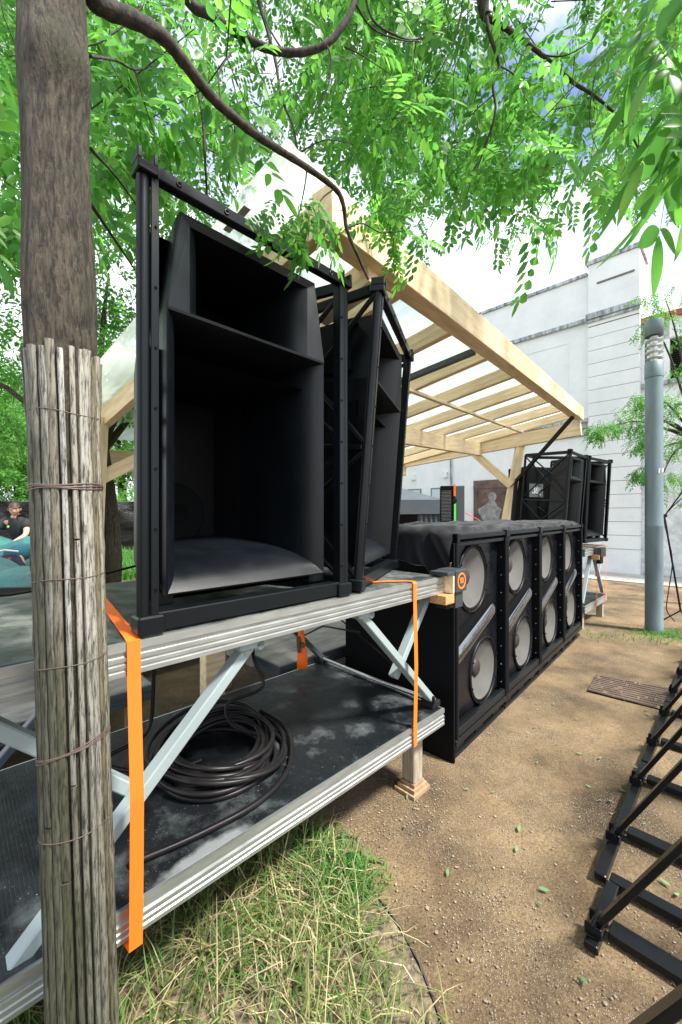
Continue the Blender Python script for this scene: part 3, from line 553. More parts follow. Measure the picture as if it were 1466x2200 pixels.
# ---------------------------------------------------------------- double subwoofers
UA = R(47.9); U0 = Vector((.69, 2.43, 0)); SWD, SH, SDp, SB = .85, 1.375, .84, .13
def subwoofer(label):
    t = thing('double_subwoofer', label, 'subwoofer', U0, UA, group='double cone subwoofers in a row')
    m = MB(); g = .006
    m.box(g, .03, .0, SDp, SB, SH-.04); m.box(SWD-.03, SWD-g, .0, SDp, SB, SH-.04); m.box(.0305, SWD-.0305, .03, SDp, SH-.07, SH-.045); m.box(.0305, SWD-.0305, .03, SDp, SB, SB+.03); m.box(.0305, SWD-.0305, SDp-.03, SDp-.001, SB+.031, SH-.071)
    m.build('cabinet', M['cab'], t)
    m = MB()
    for x in (.017, SWD-.017): m.tube([(x, -.004, SB), (x, -.004, SH-.03)], .013, 12)
    m.bar((.0, .004, SH-.016), (SWD, .004, SH-.016), .03, .032, bev=.004); m.box(.03, SWD-.03, -.006, .03, SB, SB+.05, .006)
    m.box(.03, SWD-.03, .0, .045, SH-.075, SH-.048, .004); m.build('edge_trim', M['subframe'], t)
    m = MB()
    for x in (.017, SWD-.017): m.box(x-.017, x+.017, -.02, .02, SH-.045, SH+.008, .003)
    m.build('corner_coupler', M['subframe'], t)
    # baffle, with stepped deep side walls
    m = MB(); yb = .055; import bmesh
    bm = bmesh.new(); es = []
    def loop_(ps):
        vs_ = [bm.verts.new(p) for p in ps]; es.extend(bm.edges.new((vs_[i], vs_[(i+1) % len(vs_)])) for i in range(len(vs_)))
    loop_([(.031, yb, SB+.051), (SWD-.031, yb, SB+.051), (SWD-.031, yb, SH-.076), (.031, yb, SH-.076)])
    for (cx, cz) in ((.375, 1.065), (.555, .385)): loop_([(cx+.215*math.cos(2*PI*k/48), yb, cz+.215*math.sin(2*PI*k/48)) for k in range(48)])
    bmesh.ops.triangle_fill(bm, edges=es, use_beauty=True); me = bpy.data.meshes.new('baffle'); bm.to_mesh(me); bm.free(); me.materials.append(M['sub'])
    bo = bpy.data.objects.new('baffle', me); COL.objects.link(bo); bo.parent = t
    for (cx, cz) in ((.375, 1.065), (.555, .385)):
        m = MB(); r0 = .236
        prof = [(r0, 0), (r0, .010), (r0-.008, .013), (r0-.014, .008), (r0-.016, .0)]; m.lathe(prof, (cx, yb-.001, cz), (0, -1, 0), 56)
        dr = m.build('driver', M['rubber'], t)
        m = MB(); pr = [(r0-.016, .000), (r0-.021, .008), (r0-.026, .0), (r0-.030, .006), (r0-.034, -.002)]; m.lathe(pr, (cx, yb-.001, cz), (0, -1, 0), 56)
        m.build('surround', M['rubber'], dr)
        m = MB(); pr = []; nn = 46
        for k in range(nn+1):
            s = k/nn; r = (r0-.034)*(1-s)+.062*s; pr.append((r, -.002-.062*s**.85+(.0026 if k % 2 else 0)))
        m.lathe(pr, (cx, yb-.001, cz), (0, -1, 0), 64); m.build('cone', M['cone'], dr)
        m = MB(); pr = [(.066, -.002), (.064, .004)]+[(.062*math.cos(q*PI/16), .004+.024*math.sin(q*PI/16)) for q in range(0, 9)]; m.lathe(pr, (cx, yb+.060, cz), (0, -1, 0), 32); m.build('dust_cap', M['dust'], dr)
        m = MB()
        for q in range(8): a = q*PI/4+.3; m.cyl((cx+(r0-.010)*math.cos(a), yb-.018, cz+(r0-.010)*math.sin(a)), (0, 1, 0), .006, .008, 8)
        m.build('screws', M['subframe'], dr)
    # slanted port scoop: glossy bulge, above it a near-black tube painting the slot's shade
    pts = catmull([(.065, yb+.05, .595), (.09, yb+.03, .60), (.20, yb+.026, .64), (.38, yb+.026, .70), (.55, yb+.026, .76), (.66, yb+.030, .80), (.70, yb+.05, .82)], 5)
    n = len(pts); rs = [.078*min(1, .35+2.2*min(i, n-1-i)/n*2) for i in range(n)]
    MB().tube(pts, rs, 18).build('port_scoop', M['port'], t)
    up_ = [(p.x-.02, yb+.012, p.z+.062) for p in pts]
    m = MB(); m.tube([(q[0], yb+.006, q[2]+.005) for q in up_], [min(r_, .04) for r_ in rs], 14); m.build('port_slot_shade', M['void'], t)
    m = MB(); m.lathe([(.022, 0), (.025, .0), (.025, .002), (.022, .002)], (.74, yb-.001, 1.20), (0, -1, 0), 20); m.build('round_badge', M['rubber'], t)
    m = MB()
    for q in range(9): m.cyl((SWD-.045, .02, SB+.1+q*.135), (1, 0, 0), .004, .006, 6)
    m.build('screws', M['alu'], t)
    m = MB(); m.box(.0, SWD-.004, -.012, .09, SB-.045, SB-.004, .004); m.box(0, SWD-.004, .38, .48, SB-.045, SB-.004); m.box(0, SWD-.004, .75, .84, SB-.045, SB-.004)
    for q in range(3): m.box(.05+q*.3, .17+q*.3, .02, .84, .0, SB-.046)
    m.box(.01, SWD-.01, .01, .1, .0, .025)
    m.build('pallet_base', M['subframe'], t)
    return t
SL = ['nearest and largest black double subwoofer with pale cones', 'second black double subwoofer from the near end of the row', 'third black double subwoofer, between the second and the farthest one', 'farthest black double subwoofer beside the distant stage']
s0 = subwoofer(SL[0])
ud = Vector((math.cos(UA), math.sin(UA), 0))
for k in range(1, 4):
    c = copy_tree(s0); c.location = U0+ud*(SWD*k); c['label'] = SL[k]
# first box's end panel reaches the ground
t = thing('side_board', 'black board standing against the near end of the subwoofer row', 'board', U0-ud*.006, UA)
MB().box(-.022, -.002, -.008, .86, .0, SH-.05, .002).build('panel', M['cab'], t)
# black cloth over the row
def wr(u, v): return .014*math.sin(u*11+3*math.sin(v*5))+.012*abs(math.sin(v*13+u*9+2*math.sin(u*7)))+.009*math.sin(u*31+v*8)
P = []
LEN = 4*SWD+.03
for i in range(150):
    s = i/149; row = []
    for j in range(40):
        v = .90-.92*j/39*(1 if s > .015 else 1)
        u = -.40+(LEN+.36)*s                    # u<0 : hangs over the near side
        front = .035+.03*math.sin(u*4.1)+.02*math.sin(u*9.7+1)
        if u >= -.035:
            vv = max(v, .0+front*.3); z = SH+.022+abs(wr(u, v))+.010*math.sin(u*5+v*3)
            ov = front*.3-v
            if ov > 0: z -= ov*1.6
            edge = max(0, u-(LEN-.06)); z -= edge*1.5
            p = (u, vv, z)
        else:
            dn = -.035-u; fold = .028*math.sin(v*24+dn*9)+.020*math.sin(v*11+dn*14)
            cut = .16+.14*max(0, 1-abs(v-.06)/.10)+.035*math.sin(v*9)+.10*v
            dn = min(dn, cut)
            p = (-.045-abs(fold)-.03*dn, max(v, -.01), SH+.02-dn)
        row.append(p)
    P.append(row)
o = MB().grid(P).build('black_cloth', M['cloth']); o.location = U0; o.rotation_euler = (0, 0, UA)
tag(o, 'wrinkled black cloth draped over the tops of the subwoofer row', 'cloth')

# ---------------------------------------------------------------- timber roof
RN = Vector((-.155, 1.50, 2.62)); RE = Vector((3.45, 5.80, 2.85)); QN = Vector((-2.40, 3.37, 2.02)); QE = Vector((1.20, 7.72, 2.40))
def rf(a, l, dz=0):      # a along the front beam, l metres back
    f = RN.lerp(RE, a); r_ = QN.lerp(QE, a); p = f.lerp(r_, l/2.95); return p+Vector((0, 0, dz))
roof = thing('timber_shelter', 'pale timber shelter roof with corrugated clear sheets over the stage', 'shelter', (RN.x, RN.y, 0))
inv = Vector((-RN.x, -RN.y, 0))
def rb_(name, a, b, w_, h_, mt='timber', par=None):
    """beam with its length on local x so the grain follows it"""
    a, b = Vector(a), Vector(b); d = b-a; o = MB().box(0, d.length, -w_/2, w_/2, -h_/2, h_/2, .003).build(name, M[mt], par or roof)
    x = d.normalized(); y = Vector((0, 0, 1)).cross(x).normalized(); z = x.cross(y)
    mt_ = Matrix((x, y, z)).transposed().to_4x4(); mt_.translation = a+inv; o.matrix_local = mt_; return o
rb_('front_beam', rf(.022, 0, .085), rf(1.0, 0, .095), .11, .18)
for k in range(9):
    a = .03+k*.12
    if k == 0: rb_('rafter', rf(a, .06, .10), rf(a, 3.0, .10), .06, .15)
    else: rb_('rafter', rf(a, .058, .12), rf(a, 3.0, .12), .055, .12)
rb_('rear_beam', rf(-.01, 2.95, -.06), rf(1.01, 2.95, -.06), .1, .2)
rb_('middle_beam', rf(.02, 1.45, -.045), rf(.99, 1.45, -.045), .07, .20)
rb_('batten', rf(.05, .75, .04), rf(.98, .75, .04), .04, .03)
rb_('end_beam', rf(1.0, -.05, -.12)+Vector((-.03, .0, 0)), rf(1.0, 3.0, .10), .07, .20)
rb_('steel_pipe', rf(.33, .06, .02), rf(.30, 1.5, .02), .045, .045, 'brace_dark')
rb_('block', rf(.085, .0, -.02), rf(.085, .35, -.02), .09, .12)
pt = rf(1.0, .92); rb_('post', (pt.x+.12, pt.y-.05, 2.72), (pt.x-.38, pt.y-.02, .0), .09, .13)
rb_('brace', (rf(1.0, 1.62)+Vector((.03, -.05, -.05))), (pt.x-.06, pt.y-.09, 1.95), .06, .12)
rb_('steel_strut', rf(.92, .0, .0), (pt.x-.02, pt.y-.16, 2.02), .045, .045, 'black'); rb_('steel_strut', (pt.x-.02, pt.y-.16, 2.02), (pt.x-.10, pt.y-.16, 1.2), .045, .045, 'black')
p2 = rf(.02, 2.35); rb_('post', (p2.x, p2.y, 2.25), (p2.x-.13, p2.y+.05, .0), .09, .14); rb_('brace', rf(.14, 2.35, -.02), (p2.x-.04, p2.y, 1.75), .05, .10)
p3 = rf(.5, 2.9); rb_('post', (p3.x, p3.y, 2.2), (p3.x, p3.y, .0), .09, .12)
# corrugated clear sheets
pc = bpy.data.materials.new('clear_corrugated_sheet'); pc.use_nodes = True; N = pc.node_tree.nodes; K = pc.node_tree.links.new; b = N['Principled BSDF']
b.inputs['Base Color'].default_value = (.78, .86, .86, 1); b.inputs['Roughness'].default_value = .25
tr = N.new('ShaderNodeBsdfTransparent'); tr.inputs['Color'].default_value = (.93, .97, .96, 1); tl = N.new('ShaderNodeBsdfTranslucent'); tl.inputs['Color'].default_value = (.95, .98, .97, 1)
m1 = N.new('ShaderNodeMixShader'); m1.inputs[0].default_value = .78; K(b.outputs[0], m1.inputs[1]); K(tl.outputs[0], m1.inputs[2])
m2 = N.new('ShaderNodeMixShader'); K(m1.outputs[0], m2.inputs[1]); K(tr.outputs[0], m2.inputs[2])
tx = N.new('ShaderNodeTexCoord'); nn = N.new('ShaderNodeTexNoise'); nn.inputs['Scale'].default_value = 2.5; nn.inputs['Detail'].default_value = 8; K(tx.outputs['Object'], nn.inputs['Vector'])
rr = N.new('ShaderNodeMapRange'); rr.inputs['From Min'].default_value = .35; rr.inputs['From Max'].default_value = .7; rr.inputs['To Min'].default_value = .45; rr.inputs['To Max'].default_value = .18; K(nn.outputs['Fac'], rr.inputs['Value']); K(rr.outputs['Result'], m2.inputs[0]); K(m2.outputs[0], N['Material Output'].inputs['Surface'])
M['sheet'] = pc
for s in range(6):
    a0, a1 = -.018+s*.172, -.018+(s+1)*.172+.008; P = []
    for i in range(73):
        a = lerp(a0, a1, i/72); P.append([rf(a, -.04+3.12*j/6, .188+.006*math.sin((a-a0)*5.6*2*PI/.076)+.0035*(s % 2))+inv for j in range(7)])
    MB().grid(P).build('roof_sheet', M['sheet'], roof)
m = MB(); m.add([rf(-.012, .25, .174)+inv, rf(-.012, .40, .174)+inv, rf(-.006, .40, .174)+inv, rf(-.006, .25, .174)+inv], [(0, 1, 2, 3)]); m.build('paper_sticker', mat('grey_sticker', (.32, .33, .33), .6), roof)

# ---------------------------------------------------------------- lamp post
lp = thing('bollard_lamp', 'tall round grey lamp column with clear louvred head before the white building', 'lamp post', (3.985, 5.1, 0))
m = MB(); m.lathe([(.098, 0), (.098, .12), (.096, .13), (.096, 1.35), (.0965, 1.352), (.095, 1.36), (.095, 3.23)], (0, 0, 0), n=36); m.build('column', M['lamp'], lp)
m = MB(); m.lathe([(.098, 3.235), (.099, 3.24), (.099, 3.43), (.094, 3.435)], (0, 0, 0), n=36); m.build('collar', M['lamp'], lp)
m = MB(); m.lathe([(.094, 3.436), (.094, 3.765)], (0, 0, 0), n=36); m.build('glass_cylinder', M['glass'], lp)
m = MB()
for k in range(4): m.lathe([(.045, 3.505+k*.075), (.092, 3.478+k*.075), (.092, 3.484+k*.075), (.045, 3.516+k*.075)], (0, 0, 0), n=30)
m.cyl((0, 0, 3.6), (0, 0, 1), .044, .32); m.build('louvre_rings', M['louvre'], lp)
m = MB(); m.lathe([(.09, 3.766), (.099, 3.768), (.099, 3.958), (.098, 3.960), (.001, 3.967)], (0, 0, 0), n=36); m.build('cap', M['lamp'], lp)
MB().add([(-.02, -.0975, 2.02), (.05, -.087, 2.03), (.055, -.085, 2.08), (-.015, -.0985, 2.07)], [(0, 1, 2, 3)]).build('paper_label', M['white'], lp)

# mic stand
ms = thing('boom_stand', 'thin black boom stand with hanging cable right of the lamp column', 'microphone stand', at(1463, 1350, 5.2).xy.to_3d())
base = at(1463, 1350, 5.2); top = at(1428, 1108, 5.2); o_ = Vector((base.x, base.y, 0))
m = MB(); m.tube([(0, 0, .25), tuple(top-o_)], .011, 8); m.build('pole', M['black'], ms)
m = MB(); m.tube([tuple(at(1424, 1114, 5.2)-o_), tuple(at(1472, 1050, 5.1)-o_), tuple(at(1500, 1010, 5.05)-o_)], .008, 8); m.build('boom', M['black'], ms)
MB().cyl(tuple(top-o_), (0, 1, 0), .022, .05, 12).build('clutch', M['black'], ms)
for a in (.3, 2.4, 4.5): MB().tube([(0, 0, .25), (.28*math.cos(a), .28*math.sin(a), .01)], .009, 6).build('leg', M['black'], ms)
m = MB(); m.tube(catmull([tuple(at(x, y, 5.18)-o_) for x, y in ((1466, 1070), (1440, 1095), (1428, 1120), (1445, 1200), (1437, 1270), (1433, 1310), (1450, 1335))], 5), .006, 6); m.build('cable', M['cable'], ms)

# drain grate flush in the ground
dg_ = thing('drain_cover', 'worn rusty brown grate cover flush in the sandy ground', 'grate', (0, 0, 0))
c4 = [ground_at(*p) for p in ((1282, 1453), (1445, 1484), (1428, 1530), (1263, 1487))]
def bil(u, v, z): p = (c4[0].lerp(c4[1], u)).lerp(c4[3].lerp(c4[2], u), v); return Vector((p.x, p.y, z))
m = MB(); m.add([bil(0, 0, .016), bil(1, 0, .016), bil(1, 1, .016), bil(0, 1, .016)], [(0, 1, 2, 3)]); m.build('plate', mat('grate_plate', (.05, .036, .028), .8, noise=(6, .4, ONE, (.17, .12, .075))), dg_)
m = MB()
for i in range(34):
    for j in range(10):
        if random.random() < .1: continue
        u, v = (i+.15)/34, (j+.15)/10; q = [bil(u, v, .021), bil(u+.7/34, v+.1/10, .021), bil(u+.7/34, v+.75/10, .021), bil(u, v+.65/10, .021)]; m.add(q+[Vector((a.x, a.y, .0165)) for a in q], [(0, 1, 2, 3), (0, 4, 5, 1), (1, 5, 6, 2), (2, 6, 7, 3), (3, 7, 4, 0)])
m.build('raised_pattern', mat('grate_studs', (.085, .052, .042), .7, noise=(5, .5, ONE, (.13, .09, .07))), dg_)

# ---------------------------------------------------------------- crowd barriers
BA = R(44.8)
def barrier(label, XS=(.25, .78), fo=.09, x0_=0, x1_=1.04):
    t = thing('crowd_barrier', label, 'barrier', group='black crowd barriers in a line'); m = MB()
    # local x along the line, -y outwards (camera right)
    m.box(x0_, x1_, -.021, .021, .012, .042, .003); m.build('ground_rail', M['steel'], t)
    for x in XS:
        m = MB(); m.bar((x, -.01, .075), (x, -.64, 1.22), .042, .02, up=(0, 1, 0), bev=.003); m.build('strut', M['steel'], t)
        m = MB(); m.box(x-.034, x-.029, -.026, .026, .046, .086, .002); m.box(x+.029, x+.034, -.026, .026, .046, .086, .002); m.cyl((x, -.002, .08), (1, 0, 0), .012, .085, 10); m.build('hinge_bracket', M['steel'], t)
        m = MB(); m.box(x+fo, x+fo+.05, -1.2, -.031, .010, .040, .003); m.box(x+fo+.06, x+fo+.08, -1.2, -.031, .008, .028, .002); m.build('foot_bar', M['steel'], t)
    m = MB(); m.box(.0, 1.04, -.70, -.66, 1.18, 1.23, .004); m.box(.0, .04, -.70, -.66, .05, 1.179); m.box(1.0, 1.04, -.70, -.66, .05, 1.179); m.build('upright_frame', M['steel'], t)
    # perforated step plate
    m = MB(); X0, X1, Y0, Y1, z = .42, .76, -.95, -.26, .06; nx, ny = 14, 46
    for i in range(nx+1):
        x = lerp(X0, X1, i/nx); m.box(x-.005, x+.005, Y0, Y1, z, z+.003)
    for j in range(ny+1):
        y = lerp(Y0, Y1, j/ny); m.box(X0, X1, y-.0035, y+.0035, z-.0005, z+.0025)
    m.box(X0-.03, X0-.006, Y0, Y1, z-.03, z+.005); m.box(X1+.006, X1+.03, Y0, Y1, z-.03, z+.005); m.build('step_plate', M['steel'], t)
    return t
BL = ['crowd barrier third from the camera in the right hand line', 'crowd barrier second from the camera, with perforated step plate in view', 'crowd barrier fourth from the camera in the right hand line', 'crowd barrier farthest along the line, nearest the boom stand']
bdv = Vector((math.cos(BA), math.sin(BA), 0))
Bst = Vector((1.227, 1.80, 0))-bdv*.25
b0 = barrier(BL[1]); b0.location = Bst; b0.rotation_euler = (0, 0, BA)
for k, lb in ((1, BL[0]), (2, BL[2]), (3, BL[3])):
    c = copy_tree(b0); c.location = Bst+bdv*(1.06*k); c['label'] = lb
c = barrier('nearest crowd barrier in the lower right corner, its end frame on the sand', (.34, .96), .03, .90, 1.225)
c.location = Bst-bdv*1.23+Vector((.705, -.71, 0))*.045; c.rotation_euler = (0, 0, BA)
bl_ = MB(); bl_.box(0, .05, -1.2, -.031, .010, .042, .003); bl_.build('foot_bar', M['steel'], b0)

# ---------------------------------------------------------------- distant stage and loudspeakers
C1 = Vector((3.90, 5.87, 0))
G2 = G_D
fu = deck('upper deck of the distant stage under the far loudspeakers', C1, SA, 1.15, 1.0, 1.055, 'deck_worn', G2)
for a, b_ in (((-.55, .05, .95), (-.05, .05, .36)), ((-.7, .05, .95), (-1.1, .05, .36)), ((-.1, .9, .95), (-.6, .9, .36)), ((-.02, .06, .95), (-.3, .06, .62))): scissor(fu, a, b_, 'brace', .045)
fl = deck('lower deck of the distant stage holding a small crate', C1, SA, 1.15, 1.0, .335, 'deck_hex', G2)
for u, v in ((-.06, .08), (-1.0, .1), (-.06, .9)): MB().box(u-.04, u+.04, v-.04, v+.04, .0, .242).build('leg', M['post_wood'], fl)
strap('thin orange strap at the right end of the distant stage', [(-.12, .2, 1.06), (-.12, -.005, 1.058), (-.12, -.012, .7), (-.12, -.006, .24)], .022, loc=C1)
strap('thin orange strap near the left of the distant stage', [(-.62, .2, 1.06), (-.62, -.005, 1.058), (-.62, -.012, .7), (-.62, -.006, .24)], .022, loc=C1)
cl = thing('deck_clamp', 'black clamp box with red lettering on the distant stage', 'clamp', C1, SA)
MB().box(-.74, -.5, -.09, -.02, .93, 1.05, .003).build('cover', M['clampm'], cl); MB().box(-.70, -.56, -.07, -.02, .84, .927).build('lower_block', M['black'], cl); MB().box(-.78, -.744, -.07, .02, .9, .96).build('wood_block', M['timber_block'], cl)
text_obj('ISI ISI ISI', .038, M['red'], cl, Matrix.Translation((-.62, -.0915, .99)) @ FRONT)
cr = thing('plastic_crate', 'small dark crate on the lower distant deck', 'crate', sw(-.72, .35, .338, o=C1), SA)
m = MB(); m.box(-.2, .2, -.13, .13, 0, .03); m.box(-.2, .2, -.13, -.115, .031, .12); m.box(-.2, .2, .115, .13, .031, .12); m.box(-.2, -.185, -.114, .114, .031, .12); m.box(.185, .2, -.114, .114, .031, .12); m.build('tray', M['weave'], cr)
MB().box(-.21, .21, -.14, .14, .121, .135, .004).build('rim', M['lamp'], cr)
h3 = copy_tree(h1); h3['label'] = 'far horn loudspeaker in braced frame standing left on the distant stage'; place(h3, 3.06, 5.50, 1.06, SA, R(4.3))
for o in [k for k in bpy.data.objects if k.parent == h3 and ('cabinet' in k.name or 'driver' in k.name)]: bpy.data.objects.remove(o)
for o in [k for k in bpy.data.objects if k.parent == h3 and k.name.startswith('horn')]: o.scale = (1, .45, 1)
h4 = copy_tree(h1); h4['label'] = 'rearmost horn loudspeaker frame partly hidden at the right of the distant stage'; place(h4, 3.72, 6.10, 1.06, R(36), R(3))
sp = thing('sign_speaker', 'dark speaker cabinet with pale lettered plate behind the far steel frame', 'loudspeaker', at(1164, 1115, 6.35).xy.to_3d(), R(20), group='dark speaker cabinets far behind')
MB().box(-.30, .30, 0, .4, 1.2, 2.25, .01).build('cabinet', M['cab'], sp); MB().box(-.26, .02, -.012, -.002, 1.77, 1.98).build('name_plate', mat('grey_plate', (.07, .085, .095), .5), sp)
text_obj('JBL', .13, mat('pale_letters', (.45, .48, .5), .5), sp, Matrix.Translation((-.12, -.0135, 1.87)) @ FRONT @ Matrix.Scale(-1, 4, (1, 0, 0)))
MB().box(-.3, .3, 0, .4, .0, 1.198, .01).build('plinth', M['black'], sp)
# monitor speaker standing behind the subs
mon = thing('tall_speaker', 'upright grey speaker with orange strap and green sling behind the subwoofers', 'loudspeaker', at(972, 1110, 8.4).xy.to_3d(), R(-12), group='dark speaker cabinets far behind')
MB().box(-.24, .05, 0, .4, .9, 2.10, .012).build('front_box', M['cab'], mon); MB().box(.053, .25, 0, .4, .9, 2.10, .012).build('side_box', M['gazebo'], mon)
m = MB()
for i in range(10):
    for j in range(34): m.cyl((-.215+i*.020+(j % 2)*.01, -.004, 1.0+j*.03), (0, 1, 0), .006, .003, 6)
m.build('grille_holes', M['alu'], mon); MB().box(-.24, .25, .0, .4, .0, .898).build('plinth', M['black'], mon)
MB().box(.03, .07, -.014, -.006, 1.88, 2.13).build('orange_band', M['orange'], mon)
m = MB(); m.box(.035, .075, -.03, -.015, .95, 1.72); m.bar((.04, -.025, 1.35), (-.12, -.025, 1.02), .035, .01); m.build('green_sling', M['green'], mon); MB().cyl((.05, -.02, 1.79), (0, 1, 0), .045, .03, 12).build('hook', M['steel'], mon)
# marquee
gz = thing('marquee', 'dark grey pop up marquee with open front before the white building', 'marquee', at(860, 1110, 11).xy.to_3d())
zt = CH+(HY-1076)/F*11; m = MB()
w_ = 1.02; m.add([(-1.6, -.8, zt), (w_, -.8, zt), (w_, 1.6, zt), (-1.6, 1.6, zt), (-.3, .4, zt+.48)], [(0, 1, 4), (1, 2, 4), (2, 3, 4), (3, 0, 4)]); m.add([(-1.6, -.8, zt-.36), (w_, -.8, zt-.36), (w_, -.8, zt), (-1.6, -.8, zt)], [(0, 1, 2, 3)]); m.add([(w_, -.8, zt-.36), (w_, 1.6, zt-.36), (w_, 1.6, zt), (w_, -.8, zt)], [(0, 1, 2, 3)])
o = m.build('canopy', M['gazebo'], gz); o.modifiers.new('s', 'SOLIDIFY').thickness = .01
MB().grid([[(w_-.68+.66*i/24+.0, -.74+.03*math.sin(i*1.4), z) for z in (.05, 1.0, zt-.34)] for i in range(25)]).build('side_curtain', M['gazebo'], gz)
MB().box(-1.6, w_-.1, 1.5, 1.55, 0, zt-.36).build('back_wall', M['black'], gz)
for x, y in ((-1.57, -.77), (w_-.03, -.77), (w_-.03, 1.57)): MB().box(x-.02, x+.02, y-.02, y+.02, 0, zt-.37).build('leg', M['white'], gz)
MB().box(w_-.1, w_-.04, -.815, -.812, zt-.22, zt-.16).build('blue_tag', mat('blue_tag', (.03, .2, .6), .5), gz)
t = tag(MB().tube(catmull([at(x, y, 7.4) for x, y in ((1000, 1102), (1015, 1110), (1030, 1118), (1042, 1130))], 4), .008, 6).build('striped_rope', M['red']), 'thin red and white rope right of the upright speaker', 'rope')

# ---------------------------------------------------------------- cable coil
m = MB(); cc = (-1.09, .47)
for k in range(16):
    ph = random.uniform(0, 6.28); rr0 = random.uniform(.17, .265); lift = .456+.008*(k % 8)+.006*random.random(); ox, oy = random.uniform(-.035, .035), random.uniform(-.03, .03)
    pts = []
    for i in range(57):
        a = 2*PI*i/56; r = rr0*(1+.07*math.sin(2*a+ph)+.03*math.sin(3*a+ph*2)); pts.append((cc[0]+ox+r*math.cos(a)*1.0, cc[1]+oy+r*math.sin(a)*1.05, max(.454, lift+.022*math.sin(a+ph)+.012*math.sin(2*a))))
    m.tube(pts, .0105, 8, cap=False)
m.tube(catmull([(-1.02, .20, 1.05), (-.93, .42, .95), (-.86, .55, .80), (-.84, .50, .66), (-.98, .58, .60), (-1.0, .50, .53), (-.92, .38, .50)], 8), .0085, 8)
m.tube(catmull([(-1.32, .60, 1.05), (-1.31, .62, .75), (-1.34, .62, .58), (-1.5, .62, .53), (-1.36, .45, .50), (-1.2, .4, .5)], 8), .0085, 8)
m.tube(catmull([(-1.55, .14, .454), (-1.35, .10, .454), (-1.12, .09, .455), (-.92, .18, .455), (-.78, .38, .47), (-.80, .58, .5)], 8), .0115, 8)
o = m.build('cable_coil', M['cable']); o.location = C0; o.rotation_euler = (0, 0, SA); tag(o, 'thick black cable coiled on the lower deck behind the grey brace', 'cable')
o = MB().tube(catmull([sw(-.9+.03*math.cos(a), -.0+.22+.03*math.sin(a), .445) for a in (0, .8, 1.6, 2.4, 3.2, 4.0)], 5), .0009, 5).build('wire_scrap', M['alu']); tag(o, 'thin curl of pale wire lying on the lower deck', 'wire')
tag(MB().tube(catmull([sw(-2.3, .75, 1.20), sw(-1.9, .85, 1.2), sw(-1.7, .9, 1.185), sw(-1.2, .95, 1.26)], 5), .006, 8).build('elastic_cord', M['cable']), 'thin black cord stretched over the upper deck behind the bamboo wrapped trunk', 'cord')
tag(MB().tube([at(-60, 1300, 1.9), at(60, 1276, 2.0), at(110, 1262, 2.1)], .008, 8).build('braided_rope', M['lamp']), 'grey braided rope crossing the deck left of the wrapped trunk', 'rope')

# ---------------------------------------------------------------- fence, tarpaulin pile
fe = thing('tarpaulin_fence', 'long fence covered in shiny creased black tarpaulin at the left rear', 'fence', (0, 0, 0))
P = []
for i in range(240):
    x = -17+20*i/239
    P.append([(x, 15+.10*math.sin(x*2.2+j*.5)+.05*math.sin(x*5.1+j*1.1)+.05*math.sin(j*1.7-x*3.2), .12+.17*j*(1+.0)+(.02*math.cos(x*1.9) if j == 11 else 0)) for j in range(12)])
MB().grid(P).build('tarpaulin', M['tarp'], fe)
m = MB()
for k in range(9): m.box(-16.9+k*2.4, -16.84+k*2.4, 15.16, 15.22, 0, 2.05)
m.build('post_row', M['lamp'], fe)
MB().box(-17, 3, 14.6, 14.7, 0, .17).build('kerb_board', M['paving'], fe)
# teal covered pile
P = []
for i in range(40):
    row = []
    for j in range(30):
        u, v = i/39, j/29; x = -4.9+2.15*u; y = 3.95+1.3*v; e = min(u, 1-u, v, 1-v)
        z = min(1, e*7)*(.93+.09*math.sin(u*6.5+1)+.05*math.sin(v*9+u*7)+.03*math.sin(u*23))
        row.append((x, y, max(z, .02)))
    P.append(row)
tag(MB().grid(P).build('covered_pile', M['teal']), 'low heap under a teal tarpaulin in front of the bending person', 'tarpaulin')
P = []
for i in range(40):
    row = []
    for j in range(20):
        u, v = i/39, j/19; x = -6.3+2.2*u; y = 6.0+.9*v; e = min(u, 1-u, v, 1-v); z = min(1, e*7)*(1.08+.05*math.sin(u*11)+.04*math.sin(v*7+u*9)); row.append((x, y, max(z, .02)))
    P.append(row)
tag(MB().grid(P).build('covered_table', M['teal']), 'table under a dark teal cover in front of the standing person', 'tarpaulin')
o = MB().bar(at(-120, 1272, 3.1), at(75, 1268, 3.1), .05, .05).build('black_rail', M['black']); tag(o, 'horizontal black bar behind the deck left of the wrapped trunk', 'rail')
m = MB()
for X in (-2.9, -2.42): m.box(X-.02, X+.02, 3.08, 3.12, 0, .90)
m.build('support', M['black'], o)

# ---------------------------------------------------------------- people
def skinned(name, joints, edges, mt, parent, root=0, sub=2):
    me = bpy.data.meshes.new(name); me.from_pydata([j[0] for j in joints], edges, []); o = bpy.data.objects.new(name, me); COL.objects.link(o)
    s = o.modifiers.new('s', 'SKIN'); s.use_smooth_shade = True; s.branch_smoothing = .6
    for i, j in enumerate(joints): me.skin_vertices[0].data[i].radius = j[1] if isinstance(j[1], tuple) else (j[1], j[1])
    me.skin_vertices[0].data[root].use_root = True
    q = o.modifiers.new('d', 'SUBSURF'); q.levels = sub; q.render_levels = sub
    dg = bpy.context.evaluated_depsgraph_get(); nm = bpy.data.meshes.new_from_object(o.evaluated_get(dg)); bpy.data.objects.remove(o)
    nm.materials.clear(); nm.materials.append(mt); nm.polygons.foreach_set('use_smooth', [True]*len(nm.polygons)); o = bpy.data.objects.new(name, nm); COL.objects.link(o); o.parent = parent; return o
